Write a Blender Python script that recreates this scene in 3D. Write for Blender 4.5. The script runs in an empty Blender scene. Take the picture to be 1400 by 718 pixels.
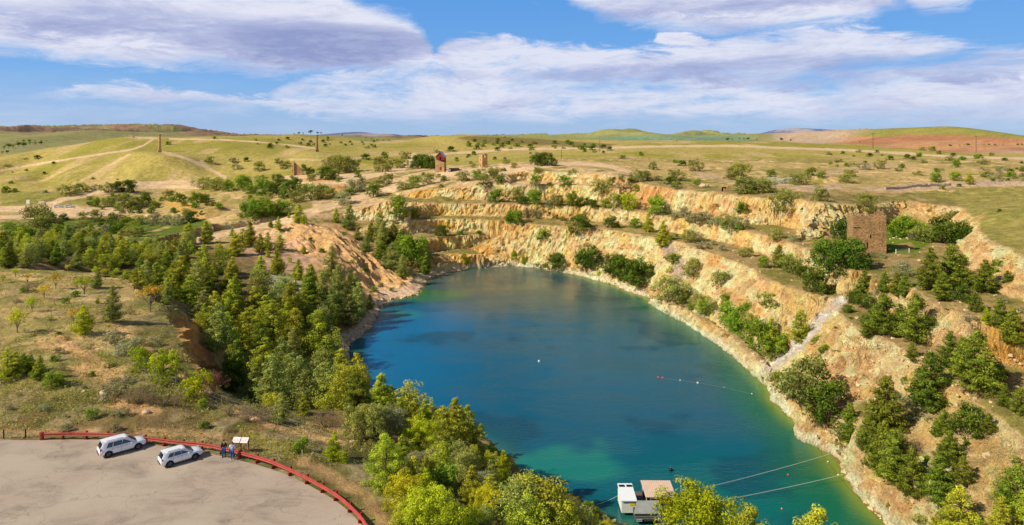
import bpy, bmesh, math, random
import numpy as np
from mathutils import Vector, Matrix, geometry

random.seed(7)
rng = np.random.default_rng(7)
scene = bpy.context.scene
COL = scene.collection

# ------------------------------------------------------------------ survey
# Everything is laid out in metres: the lookout car park is z = 0, the
# camera hovers 32 m above it.  Survey points are sightings (bearing,
# declination, height) that are turned into world coordinates here.
H, F, CX, HZ = 32.0, 900.0, 700.0, 190.0
WATER = -23.0

def W(px, py, z=None, Y=None):
    if Y is None:
        Y = F * (H - z) / (py - HZ)
    else:
        z = H - (py - HZ) * Y / F
    return ((px - CX) * Y / F, Y, z)

def wl(pts, z=None, Y=None):
    out = []
    for p in pts:
        if len(p) == 3:
            out.append(W(p[0], p[1], p[2] if z is None else z))
        elif z is not None:
            out.append(W(p[0], p[1], z))
        else:
            out.append(W(p[0], p[1], Y=Y))
    return out

# ------------------------------------------------------------------ noise
def _h(ix, iy, iz, s):
    n = ix.astype(np.uint32) * np.uint32(374761393) + iy.astype(np.uint32) * np.uint32(668265263) + iz.astype(np.uint32) * np.uint32(2147483647) + np.uint32((s * 1274126177) & 0xFFFFFFFF)
    n = (n ^ (n >> np.uint32(13))) * np.uint32(1274126177)
    n = (n ^ (n >> np.uint32(16))) * np.uint32(2246822519)
    return ((n ^ (n >> np.uint32(15))) & np.uint32(0xFFFFFF)).astype(np.float32) / np.float32(0xFFFFFF)

def vnoise(x, y, z=None, s=0):
    x = np.asarray(x, float); y = np.asarray(y, float)
    ix = np.floor(x).astype(np.int64); iy = np.floor(y).astype(np.int64)
    fx = x - ix; fy = y - iy
    fx = fx * fx * (3 - 2 * fx); fy = fy * fy * (3 - 2 * fy)
    def lay(iz):
        a = _h(ix, iy, iz, s); b = _h(ix + 1, iy, iz, s)
        c = _h(ix, iy + 1, iz, s); d = _h(ix + 1, iy + 1, iz, s)
        return (a * (1 - fx) + b * fx) * (1 - fy) + (c * (1 - fx) + d * fx) * fy
    if z is None:
        return lay(np.zeros_like(ix)) * 2 - 1
    z = np.asarray(z, float)
    iz = np.floor(z).astype(np.int64); fz = z - iz; fz = fz * fz * (3 - 2 * fz)
    return (lay(iz) * (1 - fz) + lay(iz + 1) * fz) * 2 - 1

def fbm(x, y, z=None, s=0, o=4, g=0.5):
    t = 0; a = 1; n = 0
    for k in range(o):
        f = 2.03 ** k
        t = t + a * vnoise(x * f, y * f, None if z is None else z * f, s + k * 17)
        n += a; a *= g
    return t / n

def smooth(e0, e1, x):
    t = np.clip((x - e0) / (e1 - e0), 0, 1)
    return t * t * (3 - 2 * t)

# ------------------------------------------------------------------ break lines
lines = []
def L(pts, closed=False):
    lines.append((pts, closed))

shore_far = wl([(518,418),(532,412),(545,408),(560,406),(573,403),(577,396),(580,390),(586,383),(592,379),(600,373),
    (620,371),(640,367),(670,365),(700,363),(730,366),(760,370),(790,376),(820,384),(845,391),(868,401),(882,404),(893,413),
    (905,420),(925,428),(950,440),(975,453),(1000,468),(1020,483),(1038,500),(1050,518),(1054,532),(1058,546),(1072,560),(1090,575),
    (1112,590),(1130,608),(1143,626),(1157,647),(1180,680),(1198,700),(1215,718)], z=WATER)
shore_near = [(x, y, WATER) for x, y in [(53,87),(50,79),(44,73),(36,70),(28,75),(22,84),(17.5,91),(13,94),(8,97),(4,100),(1.5,104),(-1.5,107),
    (-0.5,112),(-4,117),(-8,121),(-13,126),(-19,130),(-25,134),(-30,140),(-34,147),(-38,156),(-41,165)]]
shore_left = wl([(472,475),(482,466),(498,458),(508,447),(514,436),(516,426)], z=WATER)
SHORE = shore_far + shore_near + shore_left
L(SHORE, True)
cx_, cy_ = 8.0, 165.0
def inset(pts, k, z):
    return [(cx_ + (x - cx_) * k, cy_ + (y - cy_) * k, z) for x, y, _ in pts]
L(inset(SHORE[::4], 0.9, -27.0), True)
lines.append(([(8.0, 165.0, -30.0)], False))

def toe(pts, d, z=None, dz=0.0, clip=None):
    out = []
    n = len(pts)
    for i, p in enumerate(pts):
        a = pts[max(i - 1, 0)]; b = pts[min(i + 1, n - 1)]
        tx, ty = b[0] - a[0], b[1] - a[1]; l = math.hypot(tx, ty)
        nx, ny = ty / l, -tx / l
        if nx * (15 - p[0]) + ny * (165 - p[1]) < 0: nx, ny = -nx, -ny
        dd = d[i] if isinstance(d, (list, tuple)) else d
        zz = z(i, p) if callable(z) else z
        out.append((p[0] + nx * dd, p[1] + ny * dd, zz))
    return out
# lowest bench edge, far side then right side
B1 = wl([(560,303,-5.5),(600,299,-5),(650,300,-5.2),(690,303,-5.4),(732,306,-5.4),(787,310,-5.2),(825,313,-5),(870,319,-5),(900,324,-5),(940,334,-5),
    (987,350,-5),(1020,363,-5),(1047,377,-5),(1070,389,-5),(1100,398,-5),(1142,406,-5)])
L(B1)
B1R = wl([(1155,412,-5.2),(1145,425,-5.4),(1160,440,-5.6),(1176,454,-6),(1205,462,-6),(1240,483,-6),(1262,500,-6.3),(1290,520,-6.5),(1330,545,-7),(1370,572,-7),(1400,592,-7),(1480,640,-7)])
L(B1R)
L(toe(B1R[3:8], 2.8, lambda i, p: -12.3))
L(wl([(575,328,-11),(600,323,-11),(640,321,-11),(668,320,-11.5),(688,326,-13)]))
L(wl([(588,350,-17),(610,347,-17),(640,347,-17.2),(660,348,-17.5)]))
L(toe(wl([(575,328,-11),(600,323,-11),(640,321,-11),(668,320,-11.5)]), 2.0, lambda i, p: -16.8))
L(toe(B1[:4], 2.2, lambda i, p: -10.8))
# second bench edge (foot of wall = shifted towards the lake)
B2 = wl([(556,282,1),(600,278,1),(650,278,1.3),(700,279,1.5),(750,280,1.5),(800,282,1.5),(840,286,1.2),(875,290,1),(925,298,1),(975,305,1),(1010,313,1),
    (1049,322,1),(1080,332,1),(1107,341,1),(1135,356,1),(1165,369,1),(1182,371,1),(1200,380,1)])
L(B2)
B2r = wl([(1222,386,1),(1250,392,1.2),(1265,408,1.2),(1290,420,1.2),(1325,431,1.2),(1360,438,1.2),(1400,446,1.2),(1470,460,1.2)])
L(B2r)
B3 = wl([(551,264,4),(575,260,6),(600,258,7),(640,256,8),(700,254,9),(750,252,9.6),(790,253,9.8),(820,255,10),(845,257,10)])
L(B3)
R = wl([(700,236,14.5),(720,233,15.5),(750,234,15.5),(800,236,15.3),(840,240,14.8),(870,247,13),(900,255,11.6),(915,257,11.5),(960,262,11.3),(1000,266,11.2),(1049,271,11),(1075,270,11.5),
    (1095,272,11.6),(1125,277,11.5),(1165,279,10.5),(1190,279,9.8),(1208,277,9.6),(1240,274,9.6),(1270,272,9.6),(1298,271,9.6),(1318,284,8.8),(1330,297,8.5),(1338,312,8.3),
    (1350,325,8.4),(1372,336,8.8),(1400,349,9),(1460,375,9.5)])
L(R)

L(toe(B2, 2.4, lambda i, p: -4.6))
L(toe(B3, 3.0, lambda i, p: 2.0))
L(toe(R[:6], 2.8, lambda i, p: 10.2))
L(toe(R[6:14], 3.0, lambda i, p: 1.8))
L(wl([(1170,316,2.5),(1195,311,2.3),(1222,307,2.2),(1250,308,2.2),(1290,310,2.2),(1312,322,2.3),(1318,345,2.3),(1326,372,2.4),(1350,392,2.4),(1385,408,2.4),(1420,420,2.4)]))
L(toe(B2r, 2.6, lambda i, p: -5.0))
# haul road ramp down to the lake and slope break of the lower wall on the right
L(wl([(1130,432,-9),(1108,458,-14),(1085,482,-19)]))
L(wl([(1100,520,-14),(1160,560,-14),(1230,590,-13.5),(1290,640,-13.5),(1340,700,-13.5),(1400,770,-13.5)]))
L(wl([(1075,535,-20.5),(1110,568,-20.8),(1150,605,-20.5),(1185,655,-20.5),(1235,705,-20.5)]))
L(wl([(900,402,-19),(960,432,-19),(1010,462,-19),(1050,498,-19)]))
# left spur, gully and forest floor
SPUR = wl([(430,312,-4.3),(452,318,-5.5),(462,330,-8),(492,350,-13),(528,376,-19),(560,397,-22.2)])
L([W(400,300,-3.5)] + SPUR)
L(wl([(420,330,-8),(450,372,-13),(490,402,-19.5),(512,414,-22)]))
L([(-45,268,-19),(-60,279,-15),(-72,291,-10)])
L(wl([(460,291,-3),(478,290,-3),(500,284,-1),(528,275,2),(545,266,4)]))
L(toe(wl([(478,290,-3),(500,284,-1),(528,275,2)]), 4, lambda i, p: -7))
for p in [(-50,238,-21),(-84,233,-9),(-71,194,-10.5),(-90,215,-9),(-62,176,-14),(-58,205,-13),(-80,170,-12),(-62,150,-15),(-50,150,-19),
          (-75,135,-12),(-48,128,-16),(-38,112,-14),(-28,108,-15),(-30,125,-19),(-18,112,-17),(-58,115,-13),(-95,190,-8),(-120,215,-7),(-105,160,-8),
          (-90,148,-7)]:
    lines.append(([p], False))
# rim of the lookout paddock (orange cutting, fence line)
RIM = wl([(150,380,1.0),(180,388,0.8),(214,412,0.4),(232,428,0),(240,445,0),(247,470,0),(262,495,-0.3),(275,512,-0.6),(310,540,-0.8),(345,556,-1),(400,576,-1.2),(450,588,-1.6),(500,596,-2.4),(540,600,-3.5)])
L(RIM)
L([(x + 3.0, y + 1.0, z - 9.5) for x, y, z in RIM[3:8]])
L([(x + 3.0, y + 5.0, z - 3.5) for x, y, z in RIM[8:]])
L(wl([(560,606,-5),(600,605,-8),(640,598,-12),(655,604,-13.5),(668,618,-15)]))
L([(-6,114,-21.5),(-3,109,-21)])
for p in [(-14,78,-3.2),(-4,80,-8),(4,84,-13),(10,88,-17.5),(-8,96,-11),(0,96,-16),(20,78,-17.5),(20,66,-14.5),(10,70,-10.5),(2,66,-5.5),(30,62,-14),(44,62,-14),(62,70,-13),(-22,92,-6),(-14,104,-14),
          (60,50,-8),(20,48,-8),(0,50,-2.5),(-3,58,-2.2),(-8,66,-2.2),(8,58,-6)]:
    lines.append(([p], False))
# car park flat and paddock
CP = [(-130,70.5,0),(-75,70.5,0)] + wl([(55,602),(97,601),(138,601.5),(172,604),(207,608),(242,612.5),(276,618),(311,625.5),(345,634),(368,640.5),(391,649),(414,659),(436,671),(455,682),(471,694),(486,708),(499,723),(506,739)], z=0) + [(-8.8,42,0),(-8.6,26,0)]
L(CP)
L([(x * 1.02 + 1.2, y + 1.6, -0.15) for x, y, z in CP[2:20]])
L([(-160,20,0),(-160,60,0),(-130,70.5,0)])
for px, py, z in [(20,560,.3),(100,545,.5),(180,540,.7),(60,500,1.2),(150,490,1.0),(200,520,.5),(20,440,1.8),(100,430,1.6),(170,420,.9),(30,390,2.2),(100,380,1.9),
                  (-100,380,2.5),(-150,450,2),(-150,560,.4),(0,366,1.5),(130,372,1.2),(-100,350,-6),(0,345,-6),(60,342,-7),(140,352,-4)]:
    lines.append(([W(px, py, z)], False))
# gully, ridge and plain on the left
L(wl([(182,334,-4.5),(230,320,-4),(300,304,-4),(350,297,-4),(400,292,-3.5)]))
L([(x + 1.5, y - 3.5, z - 3.2) for x, y, z in wl([(182,334,-4.5),(230,320,-4),(300,304,-4),(350,297,-4)])])
L([(x - 3, y + 8, z - 3) for x, y, z in wl([(182,334,-4.5),(230,320,-4),(300,304,-4)])])
L(wl([(200,352,-8),(250,335,-7),(300,320,-6.5),(350,308,-6),(390,305,-5)]))
for px, py, z in [(60,320,-13),(130,318,-13),(200,308,-12),(240,300,-10),(0,318,-12),(-100,310,-12),(160,300,-11),(0,300,-10.5),(60,296,-10.5),(100,292,-10.5),(150,291,-10.5),(190,288,-10.5),
                  (-100,290,-11),(0,270,-11),(60,268,-10),(100,265,-9),(140,262,-8),(0,255,-10),(60,258,-9),(-150,258,-11),
                  (215,280,-8),(300,292,-5),(262,278,-5),(290,277,-4.5),(235,262,-5),(200,258,-5),(300,262,-2),(340,268,-2),(280,254,-1),(240,252,-1),(370,262,0),(330,252,2),(350,285,-3),
                  (420,250,5),(400,240,6.5),(440,270,1),(480,262,3),(520,255,5.5),(460,243,7.5),(500,240,8.5),(540,248,7),(580,247,8.5),(602,236,12),(560,236,10.5),(640,240,12),(660,229,13.5),
                  (660,243,11.5),(620,248,9.5),(690,245,12),(700,226,16.5),(740,224,17.5),(760,215,19.5),(800,222,18),(840,215,20),(840,232,16.3),(880,238,14.5),(900,225,16.8),(950,240,14.2),(950,222,17.5),(1000,250,12.6),
                  (1010,232,15.7),(1050,240,14),(1100,262,12.6),(1100,232,15.6),(1150,250,13.5),(1150,222,17.6),(1200,262,11.6),(1200,240,15),(1250,258,12),(1300,256,12),(1350,262,11.5),(1400,290,12),(1350,290,10.8),(1400,252,13.5),(1300,232,16),(1380,226,17.5),
                  (1500,252,13.5),(1500,226,17.5),(1500,300,12.5)]:
    lines.append(([W(px, py, z)], False))
# chimney hill
for px, py, Y in [(0,250,520),(60,244,520),(120,246,500),(180,246,480),(240,246,470),(280,240,500),(0,234,560),(60,226,570),(120,215,580),(170,205,600),(220,209,520),(200,228,500),(280,215,560),(330,210,580),(300,228,540),(360,222,540),(433,207,560),(400,215,560),(380,200,640),
                  (-100,240,560),(-200,235,560),(490,215,560),(520,222,520),(560,222,520),(600,212,600),(640,208,640),(700,208,640)]:
    lines.append(([W(px, py, Y=Y)], False))
L(wl([(-200,226),(-100,220),(0,213),(62,200),(112,190),(150,186.5),(175,185),(212,186.5),(250,187.5),(300,188),(350,187)], Y=680))
L(wl([(380,184.5),(400,182.5),(440,182.5),(470,187),(500,192)], Y=800))
L(wl([(515,199),(530,196),(560,190),(590,185),(630,182),(655,183.5),(700,187.5),(740,190)], Y=820))
L(wl([(760,196),(800,197),(840,196),(870,194),(920,192.5),(1000,191.5),(1070,193),(1120,196),(1170,197),(1230,204),(1280,207),(1330,209),(1400,210),(1500,210)], Y=700))
# dip behind the near crests
L([W(px, 190, Y=1150)[:2] + (2.0,) for px in range(-200, 1601, 150)])
# distant ranges
L(wl([(-200,180),(0,187),(40,186),(90,180),(130,178),(170,184),(215,189)], Y=2200))
L(wl([(-200,182),(0,175.5),(20,176.5),(60,173.5),(100,174.5),(150,174.5),(185,170.5),(210,173.5),(240,169.5),(262,175.5),(290,180.5),(320,184.5),(345,186.5),(420,188),(480,190)], Y=4200))
L(wl([(700,187.5),(760,185),(790,182),(812,176),(835,174),(860,177),(900,183.5),(925,185.5)], Y=2600))
L(wl([(905,186),(930,181),(958,177.5),(985,183),(1015,188)], Y=3200))
L(wl([(1060,189),(1120,190),(1165,186),(1190,178),(1205,181)], Y=3800))
L(wl([(1060,199),(1120,197),(1170,192),(1210,186),(1250,175),(1285,170.5),(1315,173),(1350,179),(1400,186),(1470,190)], Y=1900))
L([W(px, 190, Y=5400)[:2] + (-10.0,) for px in range(-200, 1601, 150)])
L(wl([(-200,186),(300,187),(420,188),(455,185.5),(475,181.5),(495,179.2),(512,183.5),(525,182.0),(545,184),(566,188),(700,188.5),(900,187),(985,186.5),(1000,183),(1010,185),(1035,183.5),(1065,176),(1092,173.5),(1110,177.5),(1125,177.5),(1140,174.5),(1158,179),(1175,182),(1250,186),(1400,186),(1600,186)], Y=9500))
L([W(px, 190, Y=13000)[:2] + (-20.0,) for px in range(-200, 1601, 200)])
L([(-60,10,-1),(0,10,-2),(60,10,-4),(160,10,-4)])
for p in [(-160,10,0),(-14000,13500,0),(14000,13500,0),(400,120,14),(-400,120,0),(-300,60,0),(300,60,12),(100,40,-5),(120,80,8),(140,60,8)]:
    lines.append(([p], False))

verts2, zs, edges = [], [], []
for pts, closed in lines:
    b = len(verts2)
    dens = []
    for p in pts:
        dens.append(p)
    for p in dens:
        verts2.append(Vector((p[0], p[1]))); zs.append(p[2])
    for i in range(len(dens) - 1): edges.append((b + i, b + i + 1))
    if closed: edges.append((b + len(dens) - 1, b))
ov, oe, of, ovo, oeo, ofo = geometry.delaunay_2d_cdt(verts2, edges, [], 0, 1e-4)
tz = np.full(len(ov), np.nan)
for i, src in enumerate(ovo):
    if src: tz[i] = zs[src[0]]
bad = [i for i in range(len(ov)) if np.isnan(tz[i])]
for i in bad:                                # crossings: interpolate along the crossed lines
    best = []
    p = ov[i]
    for a, b in edges:
        A, B = verts2[a], verts2[b]
        d = B - A; l = d.length
        if l < 1e-6: continue
        t = (p - A).dot(d) / l / l
        if -0.001 <= t <= 1.001 and (A + d * t - p).length < 0.02:
            best.append(zs[a] + (zs[b] - zs[a]) * t)
    tz[i] = np.mean(best) if best else 0
TX = np.array([v.x for v in ov]); TY = np.array([v.y for v in ov])
print('TIN', len(ov), 'crossings', [(round(ov[i].x), round(ov[i].y)) for i in bad])

# ------------------------------------------------------------------ grid
U = np.concatenate([np.linspace(-1.45, -0.835, 46)[:-1], np.linspace(-0.83, 0.83, 1085), np.linspace(0.835, 1.45, 46)[1:]])
rows = [30.0]
while rows[-1] < 13000:
    y = rows[-1]
    d = 0.42 if y < 130 else (0.40 if y < 345 else min(0.0045 * y, 0.40 + (y - 345) * 0.02) if y < 900 else 0.012 * y)
    rows.append(y + d)
V = np.array(rows)
NU, NV = len(U), len(V)
GX = V[:, None] * U[None, :]; GY = np.repeat(V[:, None], NU, 1)
GZ = np.zeros((NV, NU))
for f in of:
    a, b, c = f[:3]
    x1, y1, x2, y2, x3, y3 = TX[a], TY[a], TX[b], TY[b], TX[c], TY[c]
    i0 = max(np.searchsorted(V, min(y1, y2, y3)) - 1, 0); i1 = min(np.searchsorted(V, max(y1, y2, y3)) + 1, NV)
    if i0 >= i1: continue
    us = []
    for x, y in ((x1, y1), (x2, y2), (x3, y3)): us.append(x / max(y, 1.0))
    j0 = max(np.searchsorted(U, min(us)) - 1, 0); j1 = min(np.searchsorted(U, max(us)) + 1, NU)
    if min(y1, y2, y3) < 30: j0, j1 = 0, NU
    if j0 >= j1: continue
    X = GX[i0:i1, j0:j1]; Y = GY[i0:i1, j0:j1]
    det = (y2 - y3) * (x1 - x3) + (x3 - x2) * (y1 - y3)
    if abs(det) < 1e-9: continue
    l1 = ((y2 - y3) * (X - x3) + (x3 - x2) * (Y - y3)) / det
    l2 = ((y3 - y1) * (X - x3) + (x1 - x3) * (Y - y3)) / det
    l3 = 1 - l1 - l2
    m = (l1 >= -1e-6) & (l2 >= -1e-6) & (l3 >= -1e-6)
    GZ[i0:i1, j0:j1][m] = (l1 * tz[a] + l2 * tz[b] + l3 * tz[c])[m]

def blur(A, n, r=1):
    for _ in range(n):
        P = np.pad(A, ((1, 1), (0, 0)), mode='edge'); A = (P[:-2] + 2 * P[1:-1] + P[2:]) / 4
        P = np.pad(A, ((0, 0), (1, 1)), mode='edge'); A = (P[:, :-2] + 2 * P[:, 1:-1] + P[:, 2:]) / 4
    return A

def slope_of(Z):
    dzu = np.gradient(Z, axis=1) / (np.gradient(GX, axis=1))
    # along a column X changes too: dZ/dY at constant X
    dzv = np.gradient(Z, axis=0) / np.gradient(GY, axis=0)
    dzy = dzv - dzu * U[None, :]
    return dzu, dzy, np.hypot(dzu, dzy)

def mound(px, py, z, rx, ry, h):
    global GZ
    x, y, _ = W(px, py, z); d = ((GX - x) / rx) ** 2 + ((GY - y) / ry) ** 2
    m = d < 6
    GZ[m] += h * np.exp(-d[m] ** 1.5)
mound(432, 256, 5, 16, 7, 5.0); mound(412, 262, 3, 8, 6, 3.0); mound(248, 290, -7, 10, 9, 3.5); mound(288, 292, -6, 9, 8, 3.5); mound(1128, 247, 14, 9, 5, 2.5); mound(600, 262, 6, 6, 5, 1.5)
mound(960, 259, 12.5, 5, 3, 1.5); mound(318, 268, -2, 14, 5, 2.0)
_, _, S0 = slope_of(blur(GZ, 2))
steep = blur(smooth(0.5, 0.9, S0) * (GY < 400), 5)
steep = np.clip(steep * 2.4, 0, 1)
Zs = blur(GZ, 8) * smooth(700,900,GY) + blur(GZ, 60) * (1-smooth(700,900,GY))
Zl = blur(GZ, 1)
nearw = 1 - smooth(340, 500, GY)
keep = np.maximum(steep, 0.0)
# soft ground a little smoothed, cliffs crisp
Zm = blur(GZ, 10)
GZ = Zl * keep + (Zm * nearw + Zs * (1 - nearw)) * (1 - keep)
_, _, S1 = slope_of(GZ)
cliff = np.clip(blur(smooth(0.55, 1.0, S1), 2) * 1.2, 0, 1)
cliff = cliff * (1 - smooth(380, 420, GY))

# ------------------------------------------------------------------ relief
def seg_dist0(X, Y, pts):
    D = np.full(X.shape, 1e9)
    for (x1, y1), (x2, y2) in zip(pts[:-1], pts[1:]):
        dx, dy = x2 - x1, y2 - y1
        t = np.clip(((X - x1) * dx + (Y - y1) * dy) / (dx * dx + dy * dy + 1e-9), 0, 1)
        D = np.minimum(D, np.hypot(X - x1 - t * dx, Y - y1 - t * dy))
    return D
gx, gy, S1 = slope_of(blur(GZ, 2))
gn = np.hypot(gx, gy) + 1e-6
nx, ny = -gx / gn, -gy / gn                 # horizontal outward direction of a face
n1 = fbm(GX / 7, GY / 7, GZ / 20, s=3, o=3)
n2 = 1 - np.abs(fbm(GX / 2.6, GY / 2.6, GZ / 6, s=9, o=4)) * 3.2
n3 = fbm(GX / 1.1, GY / 1.1, GZ / 1.1, s=21, o=2)
n4 = fbm(GX / 14, GY / 14, None, s=5, o=2)
bulge = n1 * (1.4 - .7 * smooth(170, 230, GY)) + n2 * 0.95 + n3 * 0.40
wet = smooth(WATER - 0.6, WATER + 2.0, GZ)
# fractured blocks: every block of rock juts out by its own amount
def blocks(x, y, z, s):
    ix, iy, iz = np.floor(x).astype(np.int64), np.floor(y).astype(np.int64), np.floor(z).astype(np.int64)
    best = np.full(x.shape, 1e9); second = np.full(x.shape, 1e9); val = np.zeros(x.shape)
    for a in (-1, 0, 1):
        for b in (-1, 0, 1):
            for c in (-1, 0, 1):
                cx, cy, cz = ix + a, iy + b, iz + c
                d = (cx + _h(cx, cy, cz, s) - x) ** 2 + (cy + _h(cx, cy, cz, s + 1) - y) ** 2 + (cz + _h(cx, cy, cz, s + 2) - z) ** 2
                m = d < best
                second = np.where(m, best, np.minimum(second, d)); best = np.where(m, d, best)
                val = np.where(m, _h(cx, cy, cz, s + 3), val)
    return val, np.sqrt(second) - np.sqrt(best)
cm = cliff > 0.03
blk = np.full(GX.shape, .5); crk = np.ones(GX.shape); blk2 = np.full(GX.shape, .5)
wx_ = GX[cm] + n3[cm] * 0.8; wy_ = GY[cm] + n1[cm] * 1.5
v1, e1 = blocks(wx_ / 3.4, wy_ / 3.4, GZ[cm] / 3.0, 301); v2, e2 = blocks(wx_ / 1.4, wy_ / 1.4, GZ[cm] / 1.5, 311)
blk[cm] = v1; blk2[cm] = v2; crk[cm] = np.minimum(smooth(0, .16, e1), .35 + .65 * smooth(0, .16, e2))
bulge = bulge + (blk - .5) * 1.0 + (blk2 - .5) * .60 - (1 - crk) * .15
bulge = bulge * cliff * np.where(wet < 1, 0.3 + 0.7 * wet, 1)
# shore rocks
inpit = (GZ > WATER - 1.0) & (GZ < WATER + 3) & (GY > 70) & (GY < 300) & (GX > -60) & (GX < 75)
bulge = bulge + np.where(inpit, n3 * 0.5 + n2 * 0.25, 0)
DX, DY = nx * bulge, ny * bulge
ledge = np.sin(GZ * 2.1 + n1 * 5) * 0.16 * cliff
lowf = 1 - smooth(400, 700, GY)
bump = (fbm(GX / 5, GY / 5, None, s=31, o=4) * 0.42 + fbm(GX / 1.2, GY / 1.2, None, s=33, o=2) * 0.12) * lowf
far_b = fbm(GX / 130, GY / 130, None, s=37, o=4) * smooth(1300, 3000, GY) * 10 + fbm(GX / 420, GY / 420, None, s=39, o=4) * smooth(1700, 2600, GY) * 20
mid_b = fbm(GX / 45, GY / 45, None, s=41, o=4) * smooth(380, 500, GY) * (1 - smooth(1200, 1500, GY)) * 1.2
sp_d = np.full(GX.shape, 99.0); sp_m = (GY > 200) & (GY < 300) & (GX < -20) & (GX > -110)
sp_d[sp_m] = seg_dist0(GX[sp_m], GY[sp_m], [(p[0], p[1]) for p in SPUR])
gul = (1 - np.abs(fbm((GX + GY) / 5.5, (GX - GY) / 16, None, s=201, o=4)) * 3.0)
GZ = GZ + gul * 1.3 * (1 - smooth(10, 26, sp_d)) * smooth(0, 3, GZ - WATER)
GZ2 = GZ + bump * (1 - 0.5 * cliff) + mid_b + ledge
# erosion gullies on the far ranges
rid = 1 - np.abs(fbm(GX / 260, GY / 420, None, s=43, o=4)) * 2.5
GZ2 = GZ2 + (rid - 0.5) * 30 * smooth(2400, 3000, GY) * (1 - smooth(7000, 8000, GY)) * smooth(5, 40, GZ) + far_b * 0.35 * smooth(5, 30, GZ)

def in_poly(X, Y, poly):
    m = np.zeros(X.shape, bool)
    n = len(poly)
    for i in range(n):
        x1, y1 = poly[i][:2]; x2, y2 = poly[(i + 1) % n][:2]
        c = ((y1 > Y) != (y2 > Y))
        with np.errstate(divide='ignore', invalid='ignore'):
            m ^= c & (X < (x2 - x1) * (Y - y1) / ((y2 - y1) if y2 != y1 else 1e-9) + x1)
    return m
def seg_dist(X, Y, pts, closed=False):
    D = np.full(X.shape, 1e9)
    n = len(pts)
    for i in range(n if closed else n - 1):
        x1, y1 = pts[i][:2]; x2, y2 = pts[(i + 1) % n][:2]
        dx, dy = x2 - x1, y2 - y1; l = dx * dx + dy * dy + 1e-12
        t = np.clip(((X - x1) * dx + (Y - y1) * dy) / l, 0, 1)
        D = np.minimum(D, np.hypot(X - x1 - t * dx, Y - y1 - t * dy))
    return D
PARK = [(-150, 22), (-150, 70.5)] + [(p[0], p[1]) for p in CP] 
PARK[-1] = (-8.6, 22)
park_in = in_poly(GX, GY, PARK)
near_park = (GY < 90) & (GX < 5)
pd = np.full(GX.shape, 99.0)
pd[near_park] = seg_dist(GX[near_park], GY[near_park], [(p[0], p[1]) for p in CP])
fl = np.where(park_in, 1, 1 - smooth(0.4, 2.2, pd))
GZ2 = GZ2 * (1 - fl) + (-0.03) * fl
GZ = GZ2
PX = CX + F * GX / GY
PY = HZ - F * (GZ - H) / GY

def hit(px, py, ymin=31.0):
    """first point of the ground seen along a sighting"""
    j = int(np.clip(np.searchsorted(U, (px - CX) / F), 0, NU - 1))
    col = HZ - F * (GZ[:, j] - H) / V
    k = np.where((col <= py) & (V > ymin))[0]
    if len(k) == 0: return (GX[-1, j], V[-1], GZ[-1, j])
    k = k[0]
    if k > 0:
        t = (col[k - 1] - py) / max(col[k - 1] - col[k], 1e-9); t = min(max(t, 0), 1)
    else: t = 1
    y = V[k - 1] * (1 - t) + V[k] * t; z = GZ[k - 1, j] * (1 - t) + GZ[k, j] * t
    return ((px - CX) / F * y, y, z)
def ground(x, y):
    j = float(np.interp(x / y, U, np.arange(NU))); i = np.interp(y, V, np.arange(NV))
    j = min(max(j, 0), NU - 1.001); i = min(i, NV - 1.001)
    i0, j0 = int(i), int(j); a, b = i - i0, j - j0
    return float(GZ[i0, j0] * (1 - a) * (1 - b) + GZ[i0 + 1, j0] * a * (1 - b) + GZ[i0, j0 + 1] * (1 - a) * b + GZ[i0 + 1, j0 + 1] * a * b)

# ------------------------------------------------------------------ colours of the land
def lin(r, g, b):
    return np.array([((c / 255) / 12.92 if c / 255 < 0.04045 else ((c / 255 + 0.055) / 1.055) ** 2.4) for c in (r, g, b)])
def mixc(A, c, m):
    return A * (1 - m[..., None]) + c * m[..., None]
f_lo = fbm(GX / 38, GY / 38, None, s=51, o=4)
f_md = fbm(GX / 9, GY / 9, None, s=53, o=4)
f_hi = fbm(GX / 2.2, GY / 2.2, None, s=55, o=3)
K = np.zeros((NV, NU, 3)) + lin(184, 162, 108)                    # dry winter grass
K = mixc(K, lin(146, 138, 76), smooth(-0.15, 0.25, f_lo + f_md * 0.5))
K = mixc(K, lin(204, 176, 128), smooth(0.12, 0.4, f_md * 0.8 + f_hi * 0.4))
hillm = smooth(400, 470, GY) * (GX < 4000)
hg = np.zeros_like(K) + lin(174, 160, 92)
hg = mixc(hg, lin(154, 148, 70), smooth(-0.1, 0.3, fbm(GX / 60, GY / 90, None, s=57, o=4)))
hg = mixc(hg, lin(190, 168, 116), smooth(0.1, 0.45, fbm(GX / 25, GY / 60, None, s=59, o=4)))
K = mixc(K, hg, hillm)
def poly(pts, soft=0.0, reg=None):
    m = in_poly(PX, PY, pts).astype(float)
    return blur(m, 3 if soft == 0 else int(soft))
def pl(pts, w, s=1.0):
    xs = [p[0] for p in pts]; ys = [p[1] for p in pts]
    box = (PX > min(xs) - 30) & (PX < max(xs) + 30) & (PY > min(ys) - 25) & (PY < max(ys) + 25)
    out = np.zeros(GX.shape)
    wob = vnoise(PX[box] / 9, PY[box] / 6, None, 61) * w * 0.35
    d = seg_dist(PX[box], PY[box], pts) + wob
    out[box] = 1 - smooth(w, w + s, d)
    return out
def region(pts, soft=0): return poly(pts, soft)
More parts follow.
